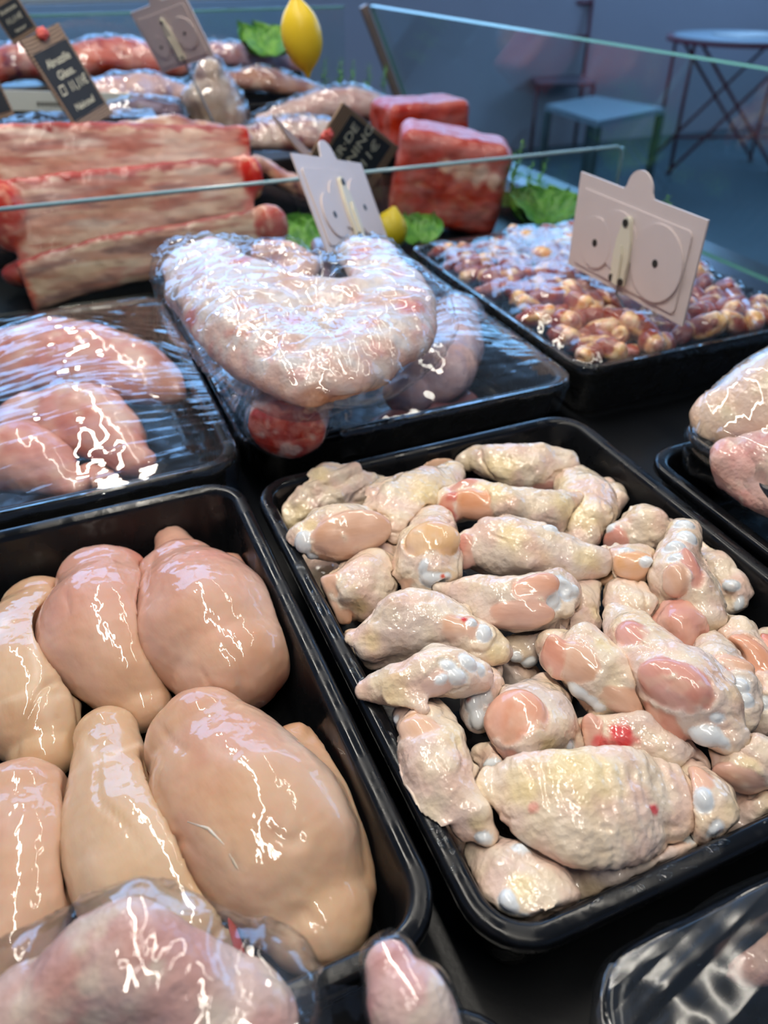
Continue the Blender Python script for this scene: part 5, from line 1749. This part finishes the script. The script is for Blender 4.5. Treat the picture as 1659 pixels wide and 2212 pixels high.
# ------------------------------------------------------------------ price signs
def text_mesh(s, size, loc, ux, uy, uz, name, mat, parent, shear=0.2, sx=1.0):
    cu = bpy.data.curves.new(name, 'FONT')
    cu.body, cu.size, cu.shear, cu.align_x = s, size, shear, 'CENTER'
    cu.offset = size * 0.012
    o = bpy.data.objects.new(name, cu)
    COL.objects.link(o)
    bpy.context.view_layer.update()
    me = bpy.data.meshes.new_from_object(o.evaluated_get(bpy.context.evaluated_depsgraph_get()))
    bpy.data.objects.remove(o)
    me.name = name
    M = frame_mat(loc, ux, uy, uz) @ Matrix.Diagonal((sx, 1, 1, 1))
    return link(name, me, mat, parent, M)


def disc(b, c, r, ux, uy, uz, th, seg=36):
    return b.prism([(r * math.cos(t), r * math.sin(t)) for t in np.linspace(0, 2 * math.pi, seg, endpoint=False)], np.asarray(c), ux, uy, uz, th)


def white_sign(label, tl, tr, bl, pin_to, dy=0.0, mat=None):
    """back of a plastic price sign: raised panel, two number wheels, central clip, rivets, tab on top"""
    tl, tr, bl = map(np.asarray, (tl, tr, bl))
    w, h = np.linalg.norm(tr - tl), np.linalg.norm(tl - bl)
    ux = nz(tr - tl)
    uy = nz((tl - bl) - ux * ((tl - bl) @ ux))
    uz = np.cross(ux, uy)
    if uz @ (CAM - tl) < 0:
        uz = -uz
    o = bl
    root = empty('price_sign', pin_to, label, 'price sign', 'white plastic price signs seen from behind')
    th = .0022
    tabr, cxm = .10 * w, .5 * w
    poly = [(0, 0), (w, 0), (w, h), (cxm + tabr * 1.15, h)]
    poly += [(cxm + tabr * math.cos(t), h + .02 * h + tabr * 1.0 * math.sin(t)) for t in np.linspace(.12, math.pi - .12, 14)]
    poly += [(cxm - tabr * 1.15, h), (0, h)]
    B().prism(poly, o - uz * th / 2, ux, uy, uz, th).build('panel', M_WHITE, root)
    zf = uz * th / 2

    def rr(x0, x1, y0, y1, r):
        return rrect(x0, x1, y0, y1, r, 6)
    B().prism(rr(.05 * w, .93 * w, .07 * h, .86 * h, .03 * w), o + zf, ux, uy, uz, .0018).build('raised_panel', M_WHITE, root)
    z2 = zf + uz * .0018
    for nm, cx_, cy_, rr_, e in (('number_wheel', .24, .38, .135, .0008), ('number_wheel', .42, .50, .15, .0005), ('number_wheel', .74, .46, .19, .0010)):
        b = B()
        disc(b, o + ux * cx_ * w + uy * cy_ * h + z2, rr_ * w, ux, uy, uz, e + .0012)
        b.build(nm, M_WHITE, root)
    # clip
    poly = [(-.055, 0), (.055, 0), (.062, .35), (.055, .55), (.028, .80), (.018, .84), (0, .855), (-.018, .84), (-.028, .80), (-.055, .55), (-.062, .35)]
    poly = [(p[0] * w * 1.0, p[1] * h * .80) for p in poly]
    cb = o + ux * .49 * w + uy * .10 * h + z2 + uz * .0012
    clip = B().prism(poly, cb, ux, uy, uz, .0045).build('clip', M_CREAM, root)
    tong = [(-.022, 0), (.022, 0), (.016, .40), (0, .50), (-.016, .40)]
    B().prism([(p[0] * w, p[1] * h * .8) for p in tong], cb + uz * .0045, ux, uy, uz, .0025).build('clip_tongue', M_CREAM, clip)
    for cx_, cy_, e in ((.24, .38, .0018), (.74, .46, .0020), (.485, .72, .0062), (.45, .14, .0062), (.53, .14, .0062)):
        b = B()
        disc(b, o + ux * cx_ * w + uy * cy_ * h + z2 + uz * (e - .0005), .020 * w, ux, uy, uz, .0012, 16)
        b.build('rivet', M_RIVET, clip if e > .005 else root)
    B().tube([o + ux * .49 * w + uy * .14 * h + zf + uz * .003, o + ux * .49 * w - uy * .02 * h + zf + uz * .003, pin_to], .0016, 8).build('pin', M_STEEL, root)
    return root


# in the hearts: upright plane facing across the case
white_sign('white price sign seen from behind, standing in the chicken hearts', X(1222, 367, .602), X(1480, 468, .602), X(1228, 570, .602), U(1350, 668, .010))
# leaning behind the wrapped carcass
white_sign('white price sign leaning behind the wrapped carcass half', (.270, .904, .169), (.409, 1.042, .119), (.290, .848, .070), (.375, .935, .002))
# tall one on a steel rod at the far left
white_sign('greyish white price sign on a steel rod over the rear meats', (.203, 1.527, .268), (.274, 1.433, .299), (.2406, 1.527, .182), V(466, 275, 1.42))


def chalk_tag(label, tl, tr, bl, lines, pin_to, pin=True, group='chalkboard price tags', foot=None):
    """small wooden chalkboard tag: wood board, dark slate, chalk lettering, red seal at the top"""
    tl, tr, bl = map(np.asarray, (tl, tr, bl))
    w, h = np.linalg.norm(tr - tl), np.linalg.norm(tl - bl)
    ux = nz(tr - tl)
    uy = nz((tl - bl) - ux * ((tl - bl) @ ux))
    uz = np.cross(ux, uy)
    if uz @ (CAM - tl) < 0:
        uz = -uz
    root = empty('chalk_tag', pin_to, label, 'price tag', group)
    o = bl
    M_ = Matrix.Identity(4)
    me = B().box((0, 0, 0), (w, h, .004), bev=.0006).mesh('wood_board')
    link('wood_board', me, M_TAGWOOD, root, frame_mat(o + ux * w / 2 + uy * h / 2 - uz * .002, ux, uy, np.cross(ux, uy)))
    slate = B().prism([(.055 * w, .13 * h), (.945 * w, .13 * h), (.945 * w, .84 * h), (.055 * w, .84 * h)], o, ux, uy, uz, .0008).build('slate', M_SLATE, root)
    for s, fy, size in lines:
        sxx = 1.0
        text_mesh(s, size * h, o + ux * w * .5 + uy * fy * h + uz * .0012, ux if np.cross(ux, uy) @ uz > 0 else -ux, uy, np.cross(ux, uy) * (1 if np.cross(ux, uy) @ uz > 0 else -1), 'chalk_text', M_CHALK, slate, .15, min(1.0, .86 * w / (size * h * .56 * len(s))))
    if pin:
        c = o + ux * .5 * w + uy * .97 * h + uz * .003
        blob('red_seal', c, np.array([.12, .10, .06]) * w, np.stack([ux, uy, uz]), M_SEAL, root, (1, 1, 1), .5, 2.2, 4.0)
    B().tube([o + ux * .5 * w + uy * .06 * h - uz * .004, o + ux * .5 * w - uy * .04 * h - uz * .004, pin_to], .0015, 8).build('pin', M_STEEL, root)
    return root


def tag_wood():
    m, nt, p, _ = new_mat('tag_wood')
    L = nt.links.new
    tc = nd(nt, 'ShaderNodeTexCoord')
    wv = nd(nt, 'ShaderNodeTexWave', wave_type='BANDS', bands_direction='Y', i_Scale=70.0, i_Distortion=7.0, i_Detail=2.0)
    wv.inputs['Detail Scale'].default_value = 0.35
    L(tc.outputs['Object'], wv.inputs['Vector'])
    cr = nd(nt, 'ShaderNodeValToRGB')
    cr.color_ramp.elements[0].color = (*S(176, 148, 122), 1)
    cr.color_ramp.elements[1].color = (*S(92, 74, 62), 1)
    L(wv.outputs[0], cr.inputs[0])
    L(cr.outputs[0], p.inputs['Base Color'])
    p.inputs['Roughness'].default_value = .5
    return m


M_TAGWOOD = tag_wood()
LINES1 = [('Abruzzilie', .665, .115), ('Glass.', .53, .115), ('□  11,11€', .385, .135), ('Naicoul', .20, .10)]
chalk_tag('chalkboard price tag in striped wood with white lettering and red seal, standing behind the ribs', (.0244, 1.3677, .2482), (.0832, 1.4185, .2654), (.0755, 1.3496, .1272), LINES1, V(206, 285, 1.335))
chalk_tag('chalkboard price tag tilted sideways before the red beef', (.3694, 1.1748, .0903), (.4323, 1.1645, .1742), (.4939, 1.2547, .0066), [('BIER·DE', .66, .15), ('MONING', .48, .15), ('11,11€', .28, .16)], (.545, 1.25, -.068))
chalk_tag('wood-framed chalk tag cut off by the left picture edge', V(-62, 180, 1.38), V(2, 160, 1.38), V(-30, 268, 1.37), [('11€', .45, .2)], V(12, 285, 1.37), pin=False)
chalk_tag('faint chalk tag in the top left corner of the picture', V(-32, 12, 1.66), V(24, -22, 1.66), V(30, 98, 1.66), [('Scottona', .66, .13), ('11,11€', .42, .16), ('Naicoul', .2, .1)], V(60, 120, 1.66), pin=False)
# tag seen almost edge on
e0, e1 = V(588, 252, 1.24), V(672, 335, 1.20)
et = empty('chalk_tag', V(672, 400, 1.22), 'brown price tag seen nearly edge-on left of the tilted chalk tag', 'price tag', 'chalkboard price tags')
vv = nz(e1 - e0)
B().prism([(0, 0), (np.linalg.norm(e1 - e0), 0), (np.linalg.norm(e1 - e0) * 1.1, -.05), (.02, -.03)], e0, vv, nz(np.array([.15, 1.0, .35])), nz(np.cross(vv, (.15, 1.0, .35))), .003).build('wood_board', M_WOOD, et)
B().tube([e0 + (e1 - e0) * .85 + np.array([0, -.02, -.002]), V(672, 400, 1.22)], .0015, 8).build('pin', M_STEEL, et)

# ------------------------------------------------------------------ greens
def leaf_mat(name, a, b, rough=.45):
    m, nt, p, _ = new_mat(name)
    L = nt.links.new
    tc = nd(nt, 'ShaderNodeTexCoord')
    n = nd(nt, 'ShaderNodeTexNoise', i_Scale=60.0, i_Detail=4.0)
    L(tc.outputs['Object'], n.inputs['Vector'])
    cr = nd(nt, 'ShaderNodeValToRGB')
    cr.color_ramp.elements[0].position, cr.color_ramp.elements[1].position = .35, .65
    cr.color_ramp.elements[0].color = (*a, 1)
    cr.color_ramp.elements[1].color = (*b, 1)
    L(n.outputs[0], cr.inputs[0])
    L(cr.outputs[0], p.inputs['Base Color'])
    p.inputs['Roughness'].default_value = rough
    p.inputs['Subsurface Weight'].default_value = 0.0
    b_ = nd(nt, 'ShaderNodeBump', i_Strength=.5, i_Distance=.002)
    L(n.outputs[0], b_.inputs['Height'])
    L(b_.outputs[0], p.inputs['Normal'])
    return m


M_LEAF = leaf_mat('lettuce_leaf', S(70, 130, 50), S(120, 176, 70))
M_FROND = leaf_mat('frond_leaf', S(86, 150, 70), S(130, 190, 90))


def lettuce(label, c, r, lean, nleaf=5, seed=0.0, name='lettuce'):
    c = np.asarray(c, float)
    root = empty(name, c, label, 'lettuce', 'green garnish leaves')
    NU_, NV_ = 26, 30
    for k in range(nleaf):
        u, v = np.meshgrid(np.linspace(0, 1, NU_), np.linspace(-1, 1, NV_), indexing='ij')
        ang = lean + (k - (nleaf - 1) / 2) * .55
        wid = np.sin(np.clip(u * 1.05 + .12, 0, 1) * math.pi) ** .6 * .62
        x = v * wid * r
        out = u * r * 1.1
        zz = (u * .75 - .30 * u * u) * r + .10 * r * u * np.sin(v * 9 + k + seed) + .14 * r * v * v * u
        zz = zz + .10 * r * noise(np.stack([u.ravel() * 5, v.ravel() * 4, np.full(u.size, k + seed)], 1)).reshape(u.shape)
        ca, sa = math.cos(ang), math.sin(ang)
        P = np.stack([c[0] + out * ca * .8 - x * sa, c[1] + out * sa * .8 + x * ca, c[2] + zz], -1).reshape(-1, 3)
        th = np.array([0, 0, .0012])
        I = np.arange(NU_ * NV_).reshape(NU_, NV_)
        q = np.stack([I[:-1, :-1], I[1:, :-1], I[1:, 1:], I[:-1, 1:]], -1).reshape(-1, 4)
        link('leaf', mesh_from('leaf', np.vstack([P, P - th]), np.vstack([q, q[:, ::-1] + len(P)])), M_LEAF, root)
    return root


def frond(label, base, h, lean, seed=0, n=9):
    base = np.asarray(base, float)
    rr = np.random.default_rng(seed)
    root = empty('herb_sprig', base, label, 'herb', 'green garnish sprigs')
    pts = [base + np.array([lean[0] * t * t, lean[1] * t * t, h * t]) for t in np.linspace(0, 1, 8)]
    B().tube(pts, [.0012 * (1.1 - .8 * t) for t in np.linspace(0, 1, 8)], 6).build('stem', M_FROND, root, True)
    lv = None
    for k in range(n):
        t = .2 + .8 * k / (n - 1)
        p = base + np.array([lean[0] * t * t, lean[1] * t * t, h * t])
        for s in (-1, 1):
            a = rr.uniform(0, 6.28)
            ln = h * .30 * (1.15 - .75 * t)
            d = nz(np.array([math.cos(a), math.sin(a), .8]))
            sd_ = nz(np.cross(d, (0, 0, 1)))
            nn = np.cross(sd_, d)
            vs = [p, p + d * ln * .35 + sd_ * ln * .16, p + d * ln * .7 + sd_ * ln * .13 + nn * ln * .05, p + d * ln, p + d * ln * .7 - sd_ * ln * .13 + nn * ln * .05, p + d * ln * .35 - sd_ * ln * .16]
            vs2 = [q + nn * .0006 for q in vs]
            B().add(vs + vs2, [[0, 1, 2, 3, 4, 5][::-1], [6, 7, 8, 9, 10, 11]] + [[i, (i + 1) % 6, 6 + (i + 1) % 6, 6 + i] for i in range(6)]).build('leaflet', M_FROND, root)
    return root


lettuce('bright lettuce leaves between the beef joint and the hearts sign', V(1165, 480, 1.17) + np.array([.02, .02, -.01]), .085, 1.2, 6, 1.0)
lettuce('dark lettuce leaf behind the leaning sign and rib ends', V(655, 515, 1.16) + np.array([0, 0, -.03]), .085, 1.6, 4, 4.0)
lettuce('sunlit lettuce leaves left of the hanging lemon', V(585, 118, 1.86), .09, 1.2, 5, 7.0)
lettuce('dark lettuce leaves tucked under the large beef joint', V(905, 500, 1.15) + np.array([0, 0, -.015]), .055, 1.4, 4, 11.0)
for k, (px, py, y, h_) in enumerate([(1108, 400, 1.22, .075), (1135, 420, 1.20, .06), (1165, 400, 1.25, .05)]):
    b_ = V(px, py, y)
    frond(['tall sprig beside the right face of the beef joint', 'shorter sprig just right of the tall one', 'small sprig above the bright lettuce'][k], b_ - np.array([0, 0, .01]), h_, (.01, .0), 10 + k)
for k, (px, py) in enumerate([(1365, 450), (1430, 480), (1445, 470)]):
    b_ = X(px, py, .86)
    b_[2] = max(b_[2] - .03, -.045)
    frond(['sprig behind the tab of the hearts sign', 'taller sprig behind the right corner of the hearts sign', 'thin sprig at the far right of the hearts sign'][k], b_, .055, (.0, .01), 20 + k, 8)
for k, (px, py) in enumerate([(735, 195), (760, 200), (795, 205), (830, 205), (700, 195)]):
    frond(['sprig at the case end below the lemon', 'sprig right of the lemon tip', 'middle sprig of the far row', 'sprig nearest the corner post', 'leftmost sprig of the far row'][k], V(px, py, 1.93), .06, (.01, .01), 30 + k, 8)

# ------------------------------------------------------------------ lemons
M_LEMON = plain('lemon_peel', S(244, 208, 40), .38, var=.06, vscale=30, bump=.35, bscale=420)


def lemon(label, c, ax, ln, r, hang=None):
    ax = nz(ax)
    u = nz(np.cross(ax, (0.2, 1, .1)))
    w_ = np.cross(ax, u)
    prof = [(-.5, .0), (-.495, .07), (-.46, .13), (-.42, .20), (-.36, .42), (-.28, .68), (-.16, .90), (0, 1.0), (.16, .93), (.28, .74), (.36, .50), (.42, .30), (.46, .19), (.49, .13), (.5, .0)]
    seg = 32
    vs = [np.asarray(c) + ax * a * ln + (u * math.cos(t) + w_ * math.sin(t)) * q * r * (1 + .03 * math.sin(3 * t + 5 * a)) for a, q in prof for t in np.linspace(0, 2 * math.pi, seg, endpoint=False)]
    fs = [[i * seg + k, i * seg + (k + 1) % seg, (i + 1) * seg + (k + 1) % seg, (i + 1) * seg + k] for i in range(len(prof) - 1) for k in range(seg)]
    root = empty('lemon', c, label, 'lemon', 'lemons decorating the case')
    o = B().add(vs, fs).build('peel', M_LEMON, root, True)
    o.modifiers.new('smooth', 'SUBSURF').levels = 1
    if hang is not None:
        top = np.asarray(c) + ax * .5 * ln
        stk = B().tube([top - ax * .004, top + np.array([.002, 0, .02]), top + np.array([0, 0, .06]), hang], .0016, 8).build('stalk', plain('stalk_green', S(70, 96, 60), .6), root, True)
        for s in (-1, 1):
            p = top + np.array([0, 0, .022])
            d = nz(np.array([.8 * s, -.1, .45]))
            sd_ = nz(np.cross(d, (0, 1, 0)))
            vs = [p + d * .045 * t + sd_ * .008 * math.sin(math.pi * t) * q for t, q in ((0, 0), (.3, 1), (.65, 1), (1, 0), (.65, -1), (.3, -1))]
            B().add(vs + [q + np.array([0, -.0008, 0]) for q in vs], [[0, 1, 2, 3, 4, 5], [11, 10, 9, 8, 7, 6]] + [[i, (i + 1) % 6, 6 + (i + 1) % 6, 6 + i] for i in range(6)]).build('leaf', M_LEAF, stk)
    return root


lc = V(652, 80, 1.22)
lemon('yellow lemon hanging by its stalk over the far end of the case', lc, V(640, 14, 1.22) - V(662, 148, 1.22), .104, .0295, hang=np.array([lc[0] - .01, lc[1], CEIL]))
lemon('yellow lemon half hidden behind the leaning white sign', V(842, 500, 1.115) + np.array([0, 0, 0]), (.3, .2, .9), .075, .027)

# ------------------------------------------------------------------ cafe furniture beyond the glass
M_REDMETAL = plain('dark_red_metal', S(120, 52, 60), .4, metal=.2)
M_GREYTOP = plain('grey_metal_top', S(150, 165, 172), .35, metal=.3)
M_DARKLEG = plain('dark_leg', S(70, 86, 84), .5)
# square grey stool
st = empty('grey_stool', (2.62, 3.30, FLOOR), 'low square grey metal stool seen through the customer glass', 'stool')
zt = FLOOR + .46
cor = [U(1178, 226, zt), U(1285, 206, zt), U(1438, 233, zt), U(1292, 262, zt)]
cs_ = np.mean(cor, 0)
B().prism([(p[0] - cs_[0], p[1] - cs_[1]) for p in cor], (cs_[0], cs_[1], zt - .03), (1, 0, 0), (0, 1, 0), (0, 0, 1), .03).build('seat', M_GREYTOP, st)
for p in cor:
    q = p + (cs_ - p) * .06
    B().box((q[0], q[1], (FLOOR + zt - .03) / 2), (.035, .035, zt - .03 - FLOOR)).build('leg', M_DARKLEG, st)
st.location = (cs_[0], cs_[1], FLOOR)
for o in st.children:
    o.location = (-cs_[0], -cs_[1], -FLOOR)
# round bistro table with crossed folding legs
zt = FLOOR + .74
tcn = U(1600, 84, zt)
bt = empty('bistro_table', (tcn[0], tcn[1], FLOOR), 'red bistro table with crossed folding legs at the right', 'table')
rt_ = nz(np.array([rt[0], rt[1], 0]))
fd_ = np.array([-rt_[1], rt_[0], 0])
b = B()
disc(b, tcn - np.array([0, 0, .012]), .44, (1, 0, 0), (0, 1, 0), (0, 0, 1), .022, 48)
b.build('table_top', M_REDMETAL, bt)
b = B()
disc(b, tcn + np.array([0, 0, .011]), .40, (1, 0, 0), (0, 1, 0), (0, 0, 1), .006, 48)
b.build('top_inlay', M_GREYTOP, bt)
foot = lambda a, d_: np.array([tcn[0], tcn[1], FLOOR]) + rt_ * a + fd_ * d_
topp = lambda a, d_: tcn + rt_ * a + fd_ * d_ - np.array([0, 0, .012])
for a0, a1, d_ in ((-.40, -.36, -.18), (.40, .36, -.18), (-.40, -.36, .18), (.40, .36, .18)):
    B().tube([topp(a0 * .85, d_), foot(a1 * .92, d_)], .011, 8).build('leg', M_REDMETAL, bt, True)
for s in (-1, 1):
    B().tube([topp(-.30 * s, -.2), foot(.36 * s, -.2)], .010, 8).build('cross_brace', M_REDMETAL, bt, True)
    B().tube([topp(-.30 * s, .2), foot(.36 * s, .2)], .010, 8).build('cross_brace', M_REDMETAL, bt, True)
B().tube([foot(-.33, -.19) + np.array([0, 0, .22]), foot(.33, -.19) + np.array([0, 0, .22])], .008, 8).build('stretcher', M_REDMETAL, bt, True)
# newspaper on the table
nw = B().box(tcn + rt_ * .05 + np.array([0, 0, .021]), (.36, .26, .008), bev=.002)
tag(nw.build('newspaper', plain('newsprint', S(205, 205, 200), .8, var=.2, vscale=40)), 'folded pale newspaper lying on the red bistro table', 'newspaper')
# chair with two dark posts
zs = FLOOR + .45
c0 = U(1212, 174, zs)
chx = empty('red_chair', (c0[0], c0[1], FLOOR), 'dark red metal chair with tall back posts behind the grey stool', 'chair')
ux_, uy_ = rt_, fd_
B().box(c0, (.40, .38, .022), ax=[ux_, uy_, (0, 0, 1)], bev=.005).build('seat', plain('chair_seat', S(128, 110, 118), .5), chx)
for s in (-1, 1):
    B().tube([c0 + ux_ * .19 * s + uy_ * .17 - np.array([0, 0, zs - FLOOR]), c0 + ux_ * .19 * s + uy_ * .17, c0 + ux_ * .19 * s + uy_ * .22 + np.array([0, 0, .46])], .013, 8).build('rear_post', M_REDMETAL, chx, True)
    B().tube([c0 + ux_ * .19 * s - uy_ * .17 - np.array([0, 0, zs - FLOOR]), c0 + ux_ * .19 * s - uy_ * .17], .013, 8).build('front_leg', M_REDMETAL, chx, True)
for zz in (.24, .44):
    B().tube([c0 - ux_ * .19 + uy_ * .20 + np.array([0, 0, zz]), c0 + ux_ * .19 + uy_ * .20 + np.array([0, 0, zz])], .012, 8).build('back_rail', M_REDMETAL, chx, True)
# pale blue counter end beyond the far end of the case
bc = empty('service_counter', (-.1, 2.75, FLOOR), 'pale blue counter front beyond the far end of the case, top left', 'counter')
B().box((.15, 2.80, .02), (1.5, .05, .40), bev=.004).build('front_panel', plain('blue_laminate', S(120, 160, 205), .35, var=.06, vscale=3), bc)
B().box((.15, 2.81, -.52), (1.5, .05, .66)).build('kick_panel', plain('counter_dark', S(50, 62, 68), .5), bc)
B().box((.15, 3.0, .235), (1.56, .45, .03), bev=.004).build('worktop', plain('counter_top', S(170, 190, 205), .3), bc)

# ------------------------------------------------------------------ water left on the rim of the wing tray
M_WATER = clear_sheet('water', (0.98, 0.99, 1.0), 1.6, 0.02, 1.33)
_bw = bmesh.new()
bmesh.ops.create_icosphere(_bw, subdivisions=2, radius=1)
wv = np.array([v.co[:] for v in _bw.verts])
wq = np.array([[v.index for v in f.verts] for f in _bw.faces])
_bw.free()
wv[:, 2] = np.maximum(wv[:, 2], -0.2)
drops = [mesh_from('water_drop', wv * (1 + .25 * fbm(wv, 1.2, 2, 9.0 * k)[:, None]), wq) for k in range(4)]
wing_tray = bpy.data.objects['black_tray.001']
x0, x1, y0, y1 = TW
for k in range(70):
    u = rng.random()
    if u < .62:
        c, a = (x0 + rng.uniform(.0035, .0085), rng.uniform(y0 + .04, y1 - .03)), math.pi / 2
    elif u < .9:
        c, a = (rng.uniform(x0 + .04, x1 - .04), y0 + rng.uniform(.0035, .0085)), 0.0
    else:
        c, a = (x1 - rng.uniform(.0035, .0085), rng.uniform(y0 + .04, y1 - .03)), math.pi / 2
    ln = rng.uniform(.001, .006) ** 1.0
    wdt = rng.uniform(.0007, .0020)
    link('water_drop', drops[k % 4], M_WATER, wing_tray, Matrix.Translation((c[0], c[1], .0001)) @ Matrix.Rotation(a + rng.normal(0, .15), 4, 'Z') @ Matrix.Diagonal((ln, wdt, .0006, 1)))
